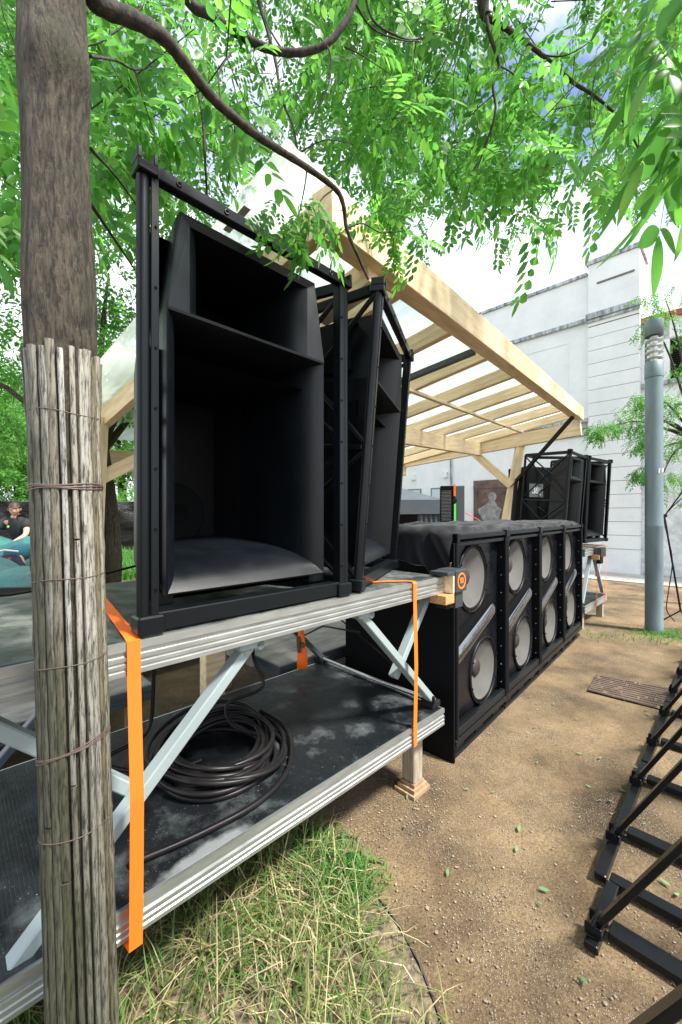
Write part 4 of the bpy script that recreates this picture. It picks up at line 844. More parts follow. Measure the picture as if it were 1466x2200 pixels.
def figure(t, J, shirt, trousers, skin='skin'):
    """J: joint name -> world-relative position"""
    js = [(J['pelvis'], (.15, .11)), (J['waist'], (.13, .10)), (J['chest'], (.155, .11)), (J['neckb'], (.07, .07)), (J['neck'], (.058, .058))]
    e = [(0, 1), (1, 2), (2, 3), (3, 4)]
    def chain(st, names, rs):
        p = st
        for n_, r_ in zip(names, rs): js.append((J[n_], r_)); e.append((p, len(js)-1)); p = len(js)-1
        return p
    for s in 'lr':
        chain(2, [s+'sh', s+'el', s+'wr'], [.062, .042, .028]); chain(0, [s+'hip', s+'kn', s+'an', s+'toe'], [.092, .060, .042, .036])
    body = skinned('body', js, e, M[skin], t)
    # shirt
    js2 = [(J['pelvis'], (.19, .15)), (J['waist'], (.18, .145)), (J['chest'], (.215, .155)), (J['neckb'], (.105, .10))]; e2 = [(0, 1), (1, 2), (2, 3)]
    for s in 'lr':
        a = len(js2); mid = Vector(J[s+'sh']).lerp(Vector(J[s+'el']), .62); js2 += [(J[s+'sh'], .115), (tuple(mid), .10)]; e2 += [(2, a), (a, a+1)]
    skinned('shirt', js2, e2, M[shirt], t)
    js3 = [(J['pelvis'], (.168, .13)), (tuple(Vector(J['pelvis']).lerp(Vector(J['waist']), .5)), (.15, .12))]; e3 = [(0, 1)]
    for s in 'lr':
        a = len(js3); js3 += [(J[s+'hip'], .103), (J[s+'kn'], .072), (J[s+'an'], .056)]; e3 += [(0, a), (a, a+1), (a+1, a+2)]
    skinned('trousers', js3, e3, M[trousers], t)
    # head
    h = Vector(J['head']); f = Vector(J['face']).normalized(); sidev = f.cross(Vector((0, 0, 1))).normalized(); u = sidev.cross(f).normalized(); P = []
    for i in range(17):
        th = PI*i/16; row = []
        for k in range(24):
            ph = 2*PI*k/24; d = Vector((math.sin(th)*math.cos(ph), math.sin(th)*math.sin(ph), math.cos(th)))
            lo = max(0, -d.z); wx = .078*(1-.28*lo); fy = .097*(1-.12*lo); p = Vector((wx*d.x, fy*d.y, .118*d.z))
            if d.y > .75 and abs(d.x) < .25: p.y += .022*math.exp(-((d.z+.12)/.16)**2)*(1-abs(d.x)/.25)      # nose
            if d.y > .6 and .12 < abs(d.x) < .5: p.y -= .010*math.exp(-((d.z-.1)/.1)**2)
            row.append(h+sidev*p.x+f*p.y+u*p.z)
        P.append(row)
    hd = MB().grid(P, True, True).build('head', M[skin], t)
    m = MB()
    for s in (-1, 1): m.lathe([(.001, .002), (.006, .001), (.008, 0)], h+sidev*s*.030+f*.086+u*.012, f, 12)
    m.build('eyes', M['black'], hd)
    m = MB(); m.bar(h+sidev*-.022+f*.093+u*-.052, h+sidev*.022+f*.093+u*-.052, .006, .007); m.build('mouth', M['lip'], hd)
    m = MB()
    for s in (-1, 1): m.lathe([(.012, .0), (.026, .004), (.028, .012), (.018, .016)], h+sidev*s*.074+f*-.005-u*.005, sidev*s, 12)
    m.build('ears', M[skin], hd)
    P = []
    for i in range(11):
        th = PI*.60*i/10; row = []
        for k in range(24):
            ph = 2*PI*k/24; d = Vector((math.sin(th)*math.cos(ph), math.sin(th)*math.sin(ph), math.cos(th))); lim = .35 if d.y > .2 else 1.0
            dz = d.z if d.y < .25 else max(d.z, .45); row.append(h+sidev*(.086*d.x)+f*(.104*d.y-.004)+u*(.126*dz+.006*math.sin(k*5+i*3)))
        P.append(row)
    MB().grid(P, True, True).build('hair', M['hair'], t)
    # hands
    for s in 'lr':
        wv_ = Vector(J[s+'wr']); ad = (wv_-Vector(J[s+'el'])).normalized(); sx = ad.cross(Vector((0, 1, .2))).normalized(); nz_ = sx.cross(ad)
        js4 = [(tuple(wv_), (.024, .017)), (tuple(wv_+ad*.05), (.036, .015)), (tuple(wv_+ad*.085), (.038, .013))]; e4 = [(0, 1), (1, 2)]
        hb = skinned('hand', js4, e4, M[skin], t, sub=1); m = MB()
        for q, (off, ln) in enumerate(((-.030, .065), (-.010, .078), (.010, .073), (.029, .058))):
            a = wv_+ad*.082+sx*off; m.tube([a, a+ad*ln*.5+nz_*.006, a+ad*ln+nz_*.022], [.009, .008, .006], 8)
        a = wv_+ad*.03-sx*.03; m.tube([a, a+ad*.03-sx*.028, a+ad*.06-sx*.034+nz_*.01], [.011, .010, .007], 8); m.build('fingers', M[skin], hb)
o1 = Vector((at(45, 1150, 7.0).x, 7.0, 0))
t = thing('person', 'person in black t-shirt with short brown hair leaning over a covered table', 'person', o1, group=None)
figure(t, dict(pelvis=(0.03, .05, .93), waist=(.02, .0, 1.08), chest=(.0, -.09, 1.33), neckb=(.0, -.13, 1.44), neck=(.01, -.15, 1.50), head=(.035, -.18, 1.585), face=(.55, -.8, -.35),
    lsh=(-.20, -.10, 1.37), lel=(-.31, -.22, 1.17), lwr=(-.325, -.34, 1.0), rsh=(.19, -.10, 1.37), rel=(.26, -.22, 1.15), rwr=(.18, -.40, 1.03),
    lhip=(-.08, .05, .86), lkn=(-.10, .0, .48), lan=(-.11, .06, .08), ltoe=(-.12, -.12, .04), rhip=(.14, .05, .86), rkn=(.15, .0, .48), ran=(.16, .08, .08), rtoe=(.17, -.10, .04)), 'tee', 'jeans')
m = MB(); m.lathe([(.001, .002), (.02, .002), (.02, 0)], (-.03, -.235, 1.29), (0, -1, .2), 14); m.build('shirt_dot', M['green'], t)
o2 = Vector((at(22, 1200, 5.45).x, 5.45, 0))
t = thing('person', 'person in dark jeans and teal shirt bent forward with back to the camera', 'person', o2)
figure(t, dict(pelvis=(0.0, .0, .90), waist=(.0, .13, .98), chest=(.0, .42, 1.0), neckb=(.0, .55, .98), neck=(0, .60, .95), head=(.0, .68, .88), face=(0, .5, -.85),
    lsh=(-.20, .44, .99), lel=(-.27, .50, .75), lwr=(-.22, .62, .62), rsh=(.20, .44, .99), rel=(.27, .50, .75), rwr=(.2, .62, .62),
    lhip=(-.11, .0, .84), lkn=(-.20, .08, .46), lan=(-.26, -.04, .09), ltoe=(-.30, .12, .05), rhip=(.11, .0, .84), rkn=(.20, .08, .46), ran=(.26, -.04, .09), rtoe=(.30, .12, .05)), 'tealshirt', 'jeans')
m = MB(); m.tube([(-.15, -.05, 1.0), (0, -.075, 1.02), (.15, -.05, 1.0)], .012, 6); m.build('waistband', M['white'], t); MB().box(.09, .12, -.145, -.135, .90, .925).build('pocket_tag', M['red'], t)

# ---------------------------------------------------------------- leaves
def leaf_template(npair=6, L_=.20, ll=.060, lw=.028, hi=False):
    V_, F_ = [], []
    def leaflet(base, d, n_, l, w_):
        d = Vector(d).normalized(); s = Vector(n_).cross(d).normalized(); n2 = d.cross(s); b = Vector(base); i = len(V_)
        if hi:
            pr_ = [(0, .06), (.10, .5), (.25, .86), (.42, 1), (.60, .92), (.76, .68), (.90, .33), (1, .03)]
            for q, (t_, w2) in enumerate(pr_):
                c_ = b+d*l*t_-n2*w_*.35*t_*t_
                V_.extend([c_+s*w_*.5*w2+n2*w_*.14*w2, c_, c_-s*w_*.5*w2+n2*w_*.14*w2])
                if q: j_ = i+3*(q-1); F_.extend([(j_, j_+1, j_+4, j_+3), (j_+1, j_+2, j_+5, j_+4)])
            return
        V_.extend([b, b+d*l*.33+s*w_*.5+n2*w_*.12, b+d*l*.70+s*w_*.40+n2*w_*.05, b+d*l-n2*w_*.15, b+d*l*.70-s*w_*.40+n2*w_*.05, b+d*l*.33-s*w_*.5+n2*w_*.12])
        F_.extend([(i, i+1, i+2, i+3), (i, i+3, i+4, i+5)])
    for k in range(npair):
        t = .22+.72*k/(npair-1); sag = -.18*t*t*L_
        for s in (-1, 1): leaflet((t*L_, s*.001, sag), (.45, s*1.0, -.25), (0, 0, 1), ll*(1-.25*abs(t-.55)), lw)
    leaflet((L_*.97, 0, -.18*L_), (1, 0, -.35), (0, 0, 1), ll, lw)
    i = len(V_); V_.extend([Vector((0, .0012, 0)), Vector((0, -.0012, 0)), Vector((L_*.97, -.0006, -.17*L_)), Vector((L_*.97, .0006, -.17*L_))]); F_.append((i, i+1, i+2, i+3))
    return np.array([tuple(v) for v in V_]), np.array(F_)
TV, TF = leaf_template(); TV5, TF5 = leaf_template(4, .17, .05, .022); TVB = leaf_template(4, .22, .085, .036, True); TVH = leaf_template(5, .20, .055, .026, True)
def jit(T, a):
    V_ = T[0].copy(); q = random.Random(a); n = 6 if len(V_) < 120 else 24; k = len(V_)//n
    for i in range(k):
        b0_ = V_[i*n].copy(); f = q.uniform(.55, 1.2); V_[i*n:(i+1)*n] = b0_+(V_[i*n:(i+1)*n]-b0_)*f+np.linspace(0, 1, n)[:, None]*0; V_[i*n:(i+1)*n, 2] += (V_[i*n:(i+1)*n, 0]-b0_[0])*q.uniform(-.5, .2)
    V_[:, 1] += a*.9*V_[:, 0]**2; V_[:, 2] -= abs(a)*.8*V_[:, 0]**2
    return V_, T[1]
def leaves(name, pos, az, droop, roll, sc, mat_, parent, T=None, origin=(0, 0, 0)):
    T = T or (TV, TF); av, af, off = [], [], 0
    for q, a_ in enumerate((-2.2, 0.0, 1.6, 2.6)):
        I = np.arange(len(pos)) % 4 == q
        if not I.any(): continue
        V_, F_ = leaf_arrays(pos[I], az[I], droop[I], roll[I], sc[I]*(.8+.13*q), jit(T, a_), origin); av.append(V_); af.append(F_+off); off += len(V_)
    return npmesh(name, np.concatenate(av), np.concatenate(af), mat_, parent)
def leaf_arrays(pos, az, droop, roll, sc, T, origin):
    V0, F0 = T; n = len(pos); ca, sa, cd, sd_, cr_, sr = np.cos(az), np.sin(az), np.cos(droop), np.sin(droop), np.cos(roll), np.sin(roll)
    X = np.stack([ca*cd, sa*cd, -sd_], 1); Y = np.stack([-sa, ca, 0*ca], 1); Z = np.cross(X, Y)
    Y2 = Y*cr_[:, None]+Z*sr[:, None]; Z2 = np.cross(X, Y2)
    A = V0[None, :, 0, None]*X[:, None]+V0[None, :, 1, None]*Y2[:, None]+V0[None, :, 2, None]*Z2[:, None]
    A = A*sc[:, None, None]+(pos-np.array(origin))[:, None, :]
    Fi = F0[None]+(np.arange(n)*len(V0))[:, None, None]
    return A.reshape(-1, 3), Fi.reshape(-1, 4)
def cluster_pts(centers, nper, spread):
    c = np.repeat(centers, nper, 0); m_ = len(c)
    tw = rng.uniform(0, 2*PI, len(centers)); 
    off = rng.normal(0, 1, (m_, 3)); off /= np.linalg.norm(off, axis=1)[:, None]+1e-6; off *= (rng.random((m_, 1))**.5)*spread; off[:, 2] *= .6
    pos = c+off; az = np.arctan2(off[:, 1], off[:, 0])+rng.normal(0, .6, m_); dr = rng.normal(.55, .35, m_); ro = rng.normal(0, .45, m_); sc = rng.uniform(.75, 1.15, m_)
    return pos, az, dr, ro, sc
def prj(p): return CX+F*p[0]/p[1], HY-F*(p[2]-CH)/p[1]
LX = [-900, 0, 60, 215, 300, 345, 420, 500, 560, 700, 760, 830, 880, 940, 990, 1050, 1080, 1130, 1160, 1240, 1300, 1390, 1466, 2600]
LY = [560, 560, 560, 560, 520, 470, 440, 400, 350, 350, 400, 470, 520, 530, 500, 470, 490, 455, 425, 400, 420, 430, 410, 380]
def noise3(p, s, ph): return math.sin(p[0]*s+ph)*math.sin(p[1]*s*1.1+ph*2)+math.sin(p[2]*s*1.3+p[0]*s*.7+ph)*math.cos(p[1]*s*.8)
def canopy(n_in, n_out, Y0, Y1, xr, ph=0, ylim=0):
    C_ = []
    ki = ko = 0; tries = 0
    while (ki < n_in or ko < n_out) and tries < 200000:
        tries += 1; Yd = Y0+(Y1-Y0)*random.random()**.85; px = random.uniform(*xr); py = random.uniform(-900, 600)
        lim = np.interp(px, LX, LY)-ylim+25*math.sin(px*.021+Yd*2)
        if py > lim-(.26 if 430 < px < 780 else .10)/Yd*F*.8: continue
        inside = -60 < px < 1526 and py > -60
        p = at(px, py, Yd)
        if p.z > 9 or noise3(p, 2.9, ph) < -.18: continue
        # an open patch of sky near the top right and a few small gaps
        if (px-1235)**2/90**2+(py-75)**2/95**2 < 1 and Yd < 9: continue
        if (px-1010)**2/40**2+(py-110)**2/60**2 < 1: continue
        if inside:
            if ki >= n_in: continue
            ki += 1
        else:
            if ko >= n_out: continue
            ko += 1
        C_.append(tuple(p))
    return np.array(C_)
def limb(m, pts, r0, r1, n=10, k=6):
    P = catmull(pts, k); q = len(P); m.tube(P, [lerp(r0, r1, (i/(q-1))**.8)*(1+.06*math.sin(i*1.9)) for i in range(q)], n)
def twigs(m, centers, n, ln=.5, r=.004):
    for i in range(n):
        c = Vector(centers[random.randrange(len(centers))]); d = Vector((random.gauss(0, 1), random.gauss(0, 1), abs(random.gauss(.7, .5)))).normalized(); l = ln*random.uniform(.5, 1.4)
        mid = c+d*l*.5+Vector((random.gauss(0, .05), random.gauss(0, .05), random.gauss(0, .05))); e = c+d*l+Vector((random.gauss(0, .08), random.gauss(0, .08), .08))
        m.tube(catmull([c, mid, e], 3), [r*.4+r*.6*j/6 for j in range(7)], 5)
        if random.random() < .6: m.tube([mid, mid+Vector((random.gauss(0, .12), random.gauss(0, .12), random.gauss(-.05, .08)))], [r*.6, r*.3], 4)

# tree with the split bamboo wrap, right beside the camera
TB = at(178, 2200, .82); tb = Vector((TB.x+.015, .82, 0))
def tc_(z):  # trunk centre relative to its foot
    return Vector((lerp(0.0, -.078, min(z, 3)/2.55), 0, z))
def tr_(z): return .0590-.0015*min(z, 3)/2.5+.006*math.exp(-((z-1.93)/.14)**2)+.004*math.exp(-((z-2.42)/.10)**2)
t1 = thing('wrapped_tree', 'slim tree trunk wrapped in split bamboo canes, nearest at the left edge', 'tree', tb)
P = []
for i in range(260):
    z = -.02+3.6*i/259; c = tc_(z); row = []
    for k in range(72):
        a = 2*PI*k/72; r = tr_(z)*(.93 if z < 1.7 else 1)*(1+.018*math.sin(a*9+z*6+2*math.sin(z*5))+.012*math.sin(a*17-z*15)+.02*math.sin(a*3+z*2))
        if z > 1.8: r += .018*math.exp(-((z-2.40)/.06)**2-((math.cos(a-5.6)-1)/.4)**2)
        row.append((c.x+r*math.cos(a), c.y+r*math.sin(a), z))
    P.append(row)
MB().grid(P, True, True).build('trunk', M['bark'], t1)
m = MB(); ns = 24
for k in range(ns):
    a0 = 2*PI*(k+random.uniform(-.12, .12))/ns; wa = 2*PI/ns*random.choice((.45, .62, .80, .92, .96))/2; zt_ = 1.828+random.uniform(-.008, .009); tw = random.uniform(-.10, .10)
    zz = 0.02
    breaks = sorted([0.0]+[random.uniform(.3, 1.6) for _ in range(random.choice((0, 1, 1)))]+[zt_])
    for b0_, b1_ in zip(breaks[:-1], breaks[1:]):
        P = []; n = max(3, int((b1_-b0_)/.035))
        for i in range(n+1):
            z = lerp(b0_, b1_-.004, i/n); c = tc_(z); a = a0+tw*(z-1)*.5+.012*math.sin(z*4+k); fl_ = .004+.005*max(0, (z-1.6)/.25)**2*((k % 3)/2)
            nod = .0018 if (i % 9 == 4) else 0; P.append([(c.x+(tr_(z)*.97+fl_+nod+h)*math.cos(a+wa*q), c.y+(tr_(z)*.97+fl_+nod+h)*math.sin(a+wa*q), z) for q, h in ((-1, -.006), (-.94, .0008), (-.6, .0018), (0, .0024), (.6, .0018), (.94, .0008), (1, -.006))])
        m.grid(P); m.add([P[-1][j] for j in range(7)], [tuple(range(7))])
o = m.build('bamboo_wrap', M['bamboo'], t1)
def tie(z0, n, r, tilt, drop=0):
    m = MB()
    for q in range(n):
        pts = [];
        for i in range(41):
            a = 2*PI*i/40; z = z0+tilt*math.cos(a+.2)+q*r*2.3+.002*math.sin(3*a+q); c = tc_(z); rr_ = tr_(z)*.97+.0065; pts.append((c.x+rr_*math.cos(a), c.y+rr_*math.sin(a), z))
        m.tube(pts, r, 6, cap=False)
    return m.build('tie_wire', M['wire'], t1)
zpx = lambda y: CH-(y-HY)/F*.76
tie(zpx(1050), 3, .0017, .003); tie(zpx(1640), 3, .0012, .022); tie(zpx(878), 1, .0009, -.004); tie(zpx(1250), 1, .0009, .006); tie(zpx(1440), 1, .0009, .008); tie(zpx(1815), 1, .0009, .008)
def rel(p, o): return p-Vector((o.x, o.y, 0))
m = MB()
bp1 = [(150, -120, .83), (188, -25, .85), (215, 10, .88), (290, 42, .93), (350, 78, .98), (385, 120, 1.02), (440, 190, 1.08), (480, 232, 1.12), (540, 282, 1.17), (600, 322, 1.22), (660, 360, 1.27), (720, 405, 1.33), (738, 440, 1.36), (745, 490, 1.39), (765, 540, 1.42), (792, 600, 1.47)]
limb(m, [rel(at(*p), tb) for p in bp1], .023, .0045, 12)
bp2 = [(60, -700, .82), (200, -300, 1.1), (395, -10, 1.3), (450, 30, 1.32), (500, 65, 1.33), (560, 98, 1.34), (610, 112, 1.35), (660, 110, 1.36), (705, 92, 1.37), (740, 50, 1.38), (762, 0, 1.4), (775, -80, 1.45)]
limb(m, [rel(at(*p), tb) for p in bp2], .018, .0085, 12)
for pts, r0 in (([(425, 190, 1.5), (436, 250, 1.5), (440, 330, 1.5), (446, 440, 1.52)], .009), ([(555, 0, 1.8), (590, 120, 1.8), (605, 210, 1.8), (630, 270, 1.8), (640, 330, 1.8)], .009),
    ([(480, 232, 1.12), (470, 160, 1.15), (500, 110, 1.2)], .004), ([(660, 360, 1.27), (655, 400, 1.27), (640, 470, 1.28), (622, 520, 1.28)], .003), ([(700, 92, 1.37), (712, 130, 1.36), (700, 200, 1.36), (660, 260, 1.36)], .004),
    ([(195, 120, .95), (250, 130, 1.1), (290, 150, 1.2), (330, 140, 1.3)], .004), ([(290, 150, 1.2), (310, 220, 1.22), (330, 280, 1.25)], .003), ([(195, 320, 1.0), (250, 380, 1.2), (300, 450, 1.35)], .005), ([(190, 430, 1.0), (250, 520, 1.3), (290, 580, 1.5)], .006),
    ([(720, 405, 1.33), (690, 430, 1.3), (690, 470, 1.3), (740, 560, 1.32)], .003), ([(745, 490, 1.39), (780, 480, 1.42), (820, 500, 1.48), (870, 495, 1.5)], .0035), ([(640, 330, 1.8), (700, 300, 1.8), (760, 310, 1.85)], .004), ([(610, 112, 1.35), (570, 40, 1.4), (575, -20, 1.4)], .004), ([(760, 0, 1.4), (800, 60, 1.45), (860, 85, 1.5), (900, 88, 1.55)], .0045)):
    limb(m, [rel(at(*p), tb) for p in pts], r0, r0*.4, 7, 4)
C1_ = canopy(92, 170, 1.45, 4.2, (-900, 900), .3)
extra = np.array([tuple(at(x, y, Yd)) for x, y, Yd in [(645, 430, 1.30), (662, 462, 1.30), (640, 495, 1.32), (605, 445, 1.30), (625, 475, 1.3)]])
near = np.array([tuple(at(x, y, Yd)) for x, y, Yd in [(270, 60, 1.25), (240, 200, 1.3), (330, 250, 1.35), (420, 60, 1.3), (480, 140, 1.4), (360, 170, 1.3), (560, 180, 1.5), (300, 330, 1.4), (420, 300, 1.5), (20, 430, 1.2), (10, 520, 1.3), (540, 330, 1.6), (20, 120, 1.1), (10, 300, 1.1), (240, 430, 1.5), (510, 250, 1.6)]])
for A_, nm in ((C1_, 'crown'),):
    a = cluster_pts(A_, 13, .20); b_ = cluster_pts(near, 6, .11); c = cluster_pts(extra, 5, .045); c = (c[0], c[1], c[2]+.35, c[3], c[4]*.55)
    z = [np.concatenate([q[i] for q in (a, c)]) for i in range(5)]
    leaves(nm, *z, M['leaf'], t1, origin=(tb.x, tb.y, 0)); leaves('near_leaves', *b_, M['leaf'], t1, T=TVH, origin=(tb.x, tb.y, 0))
twigs(m, [tuple(rel(Vector(c), tb)) for c in np.concatenate([C1_, near])], 300, .5, .0035)
m.build('branches', M['branch'], t1)

# overhead tree whose trunk stands behind the camera to the right
t2o = Vector((2.6, -1.6, 0)); t2 = thing('overhanging_tree', 'leafy tree reaching over the roof from the upper right, trunk out of view', 'tree', t2o)
MB().tube([(0, 0, 0), (.03, 0, 1.5), (-.05, .1, 3.2), (-.3, .6, 4.6), (-.7, 1.4, 5.4)], [.16, .13, .12, .09, .06], 20).build('trunk', M['bark'], t2)
m = MB(); R2 = lambda L_: [rel(at(*p), t2o) for p in L_]
limb(m, [Vector((-.7, 1.4, 5.4))]+R2([(1000, -500, 1.6), (1030, -120, 2.0), (1038, 10, 2.1), (1045, 35, 2.1)]), .05, .021, 12)
limb(m, R2([(1045, 35, 2.1), (1110, 75, 2.15), (1165, 118, 2.2), (1230, 175, 2.25), (1270, 200, 2.3), (1310, 232, 2.35), (1345, 268, 2.4), (1385, 345, 2.5)]), .015, .005, 9)
limb(m, R2([(1045, 35, 2.1), (1052, 72, 2.1), (1073, 140, 2.12), (1060, 185, 2.13), (1064, 245, 2.14), (1030, 350, 2.2), (1010, 400, 2.2), (985, 480, 2.25)]), .012, .003, 9)
for pts, r0 in (([(1075, 142, 2.12), (1110, 165, 2.1), (1140, 230, 2.1), (1175, 262, 2.15)], .004), ([(1064, 200, 2.13), (1030, 230, 2.15), (1000, 260, 2.2)], .004), ([(1165, 118, 2.2), (1210, 120, 2.2), (1260, 95, 2.2), (1300, 50, 2.2)], .005), ([(1235, 122, 2.2), (1232, 160, 2.2), (1225, 200, 2.2)], .0035),
    ([(1275, 204, 2.3), (1310, 170, 2.3), (1345, 130, 2.3)], .0035), ([(1000, -80, 1.9), (985, 60, 1.95), (935, 170, 2.0), (880, 240, 2.1), (840, 290, 2.2)], .004), ([(1010, -60, 1.9), (1000, 90, 1.95), (975, 160, 2.0), (980, 290, 2.05)], .0035), ([(780, -40, 1.7), (800, 40, 1.72), (850, 75, 1.75), (895, 85, 1.78), (960, 60, 1.8)], .006),
    ([(895, 85, 1.78), (890, 140, 1.8), (910, 180, 1.8)], .0035), ([(740, 100, 1.7), (780, 120, 1.7), (840, 160, 1.75)], .0035), ([(1085, 205, 2.3), (1075, 280, 2.3), (1080, 360, 2.3)], .003), ([(1225, 200, 2.25), (1180, 250, 2.25), (1160, 330, 2.25)], .003), ([(1275, 204, 2.3), (1280, 270, 2.3), (1270, 340, 2.3)], .003)):
    limb(m, R2(pts), r0, r0*.4, 7, 4)
C2_ = canopy(132, 170, 1.9, 5.2, (640, 1750), 1.7)
B_ = np.array([tuple(at(x, y, Yd)) for x, y, Yd in [(800, 440, 1.6), (850, 430, 1.6), (830, 475, 1.6), (880, 460, 1.65), (775, 470, 1.6), (860, 500, 1.6), (900, 430, 1.65)]])
bl = np.array([tuple(at(x, y, Yd)) for x, y, Yd in [(1420, 40, .72), (1445, 130, .75), (1435, 220, .78), (1500, 200, .7), (1425, 90, .82), (1480, 290, .8), (1440, 280, .9), (1540, 60, .7), (1410, 20, .8)]])
a = cluster_pts(C2_, 14, .22); b_ = cluster_pts(B_, 6, .06); b_ = (*b_[:4], b_[4]*.62); c = cluster_pts(bl, 3, .05); c = (c[0], c[1]*.0+rng.normal(PI*1.3, .7, len(c[1])), c[2]+.25, c[3], c[4]*.72)
z = [np.concatenate([q[i] for q in (a, b_)]) for i in range(5)]
leaves('crown', *z, M['leaf'], t2, origin=tuple(t2o)); leaves('near_leaves', *c, M['leaf'], t2, T=TVB, origin=tuple(t2o))
twigs(m, [tuple(rel(Vector(c), t2o)) for c in C2_], 360, .42, .0035)
m.build('branches', M['branch'], t2)

def simple_tree(name, label, base, h, trunk_r, blobs, nper, sc, matl='leaf_far', trunk_top=None, group=None, spread=.35, ncl=60, wrap=False, dens=None):
    t = thing(name, label, 'tree', base, group=group); tp_ = Vector(trunk_top or (0, 0, h*.6))
    mb = MB(); mb.tube(catmull([(0, 0, 0), tp_*.45+Vector((.03*h, 0, 0)), tp_], 5), [lerp(trunk_r, trunk_r*.5, i/10) for i in range(11)], 14)
    cs = []
    for (x, y, z, r) in blobs:
        mb.tube(catmull([tp_*.75, Vector((x, y, z))*.6+tp_*.4*.9, (x, y, z)], 4), [lerp(trunk_r*.42, trunk_r*.08, i/8) for i in range(9)], 7)
        for _ in range(ncl):
            d = rng.normal(0, 1, 3); d /= np.linalg.norm(d); d *= r*(rng.random()**.45); d[2] *= .75
            if noise3((x+d[0], y+d[1], z+d[2]), 2.2/max(.3, r*.5), .5) < -.75: continue
            cs.append((x+d[0], y+d[1], z+d[2]))
    mb.build('trunk', M['bark'], t); cs = np.array(cs)
    p = cluster_pts(cs, nper, spread); p = (p[0], p[1], p[2], p[3], p[4]*sc); leaves('crown', *p, M[matl], t, T=(TV5, TF5)); return t
# second tree, also wrapped
s2o = Vector((at(222, 1150, 3.3).x-.07, 3.3, 0))
t3 = simple_tree('wrapped_tree', 'second tree wrapped in bamboo canes, behind the first one at the left', s2o, 5.5, .085, [(.0, .2, 3.6, .9), (-.9, .4, 3.4, .9), (.7, .8, 4.2, 1.0), (-.6, -.5, 4.6, 1.0), (-1.7, .6, 2.9, .9), (.35, .1, 2.75, .42), (.6, .9, 3.2, .7)], 11, 1.0, 'leaf', trunk_top=(-.02, 0, 2.55), spread=.24, ncl=42)
m = MB(); limb(m, [(.0, 0, 2.25), (.10, -.02, 2.42), (.24, 0, 2.56), (.42, .05, 2.85)], .035, .015); limb(m, [(.14, 0, 2.48), (.15, 0, 2.30), (.13, 0, 2.2)], .014, .01); m.build('branches', M['bark'], t3)
m = MB()
for k in range(26):
    a0 = 2*PI*k/26; P = []
    for i in range(24):
        z = 1.85*i/23; a = a0+.12*math.sin(z*2+k); r = .125+.01*math.sin(k*3)-.02*z/1.85; P.append([(r*math.cos(a+q)+.05*z/3, r*math.sin(a+q), z) for q in (-.09, 0, .09)])
    m.grid(P)
m.build('bamboo_wrap', M['bamboo'], t3)
# trees behind the fence, and by the building
bl5 = lambda s: [(0, 0, 4.2*s, 1.7*s), (-1.5*s, .3, 3.6*s, 1.4*s), (1.5*s, .2, 3.7*s, 1.4*s), (0, .4, 5.6*s, 1.5*s), (-.9*s, -.5, 4.9*s, 1.2*s), (1.0*s, -.5, 5.1*s, 1.2*s), (.2, -.9*s, 3.0*s, 1.1*s)]
GT = 'trees beyond the tarpaulin fence'
simple_tree('broadleaf_tree', 'pale trunked tree beyond the black fence at the left edge of the picture', (-14.2, 17.5, 0), 8, .36, bl5(1.15), 11, 2.7, group=GT, spread=.7, ncl=50)
simple_tree('broadleaf_tree', 'bushy tree beyond the fence, between the two wrapped trunks', (-10.6, 19, 0), 8, .28, bl5(1.2), 11, 2.8, group=GT, spread=.75, ncl=50)
simple_tree('broadleaf_tree', 'spreading tree nearer than the pale trunk, left of the first wrapped trunk', (-11.2, 11.5, 0), 7, .2, [(0, 0, 4.0, 1.5), (.8, .2, 4.9, 1.4), (-.6, 0, 5.4, 1.4), (1.5, .3, 4.0, 1.0), (.3, 0, 6.5, 1.4)], 11, 1.9, group=GT, spread=.5, ncl=60)
simple_tree('broadleaf_tree', 'tree standing over the far end of the black fence, behind the first loudspeaker', (-5.6, 19.5, 0), 9, .28, bl5(1.35), 11, 2.8, group=GT, spread=.75, ncl=50)
for k, (x, y, s, lb) in enumerate(((-12.2, 16.6, .55, 'round green shrub showing over the fence left of the wrapped trunk'), (-8.6, 16.8, .62, 'round green shrub showing over the fence right of the second wrapped trunk'), (-15, 16.9, .6, 'round green shrub over the fence at the far left'))):
    t = thing('shrub', lb, 'shrub', (x, y, 0), group='shrubs behind the tarpaulin fence'); cs = np.array([(rng.normal(0, .8), rng.normal(0, .4), abs(rng.normal(1.5*s+1.0, .35))) for _ in range(110)]); p = cluster_pts(cs, 8, .4); leaves('foliage', p[0], p[1], p[2], p[3], p[4]*2.2, M['leaf_far'], t, T=(TV5, TF5))
    MB().tube([(0, 0, 0), (.1, 0, 1.8)], [.06, .03], 8).build('stem', M['bark'], t)
# ash tree behind the lamp post
lo = Vector((at(1500, 1100, 6.6).x, 6.6, 0))
def lr(x, y, Yd, r): p = rel(at(x, y, Yd), lo); return (p.x, p.y, p.z, r)
simple_tree('slender_tree', 'airy young tree behind the lamp column with branches reaching across the white wall', lo, 4.5, .06, [lr(1430, 640, 6.6, .42), (lr(1400, 690, 6.5, .26)), lr(1480, 690, 6.7, .5), lr(1450, 870, 6.5, .36), lr(1390, 860, 6.4, .26), lr(1340, 905, 6.3, .30), lr(1290, 925, 6.2, .16), lr(1385, 950, 6.3, .20), lr(1460, 960, 6.5, .40), lr(1420, 1030, 6.4, .16), lr(1380, 1015, 6.3, .12), lr(1480, 1040, 6.5, .32), lr(1500, 800, 6.6, .5), lr(1400, 925, 6.3, .25)], 8, .72, 'leaf', trunk_top=(0, 0, 3.6), spread=.13, ncl=17)

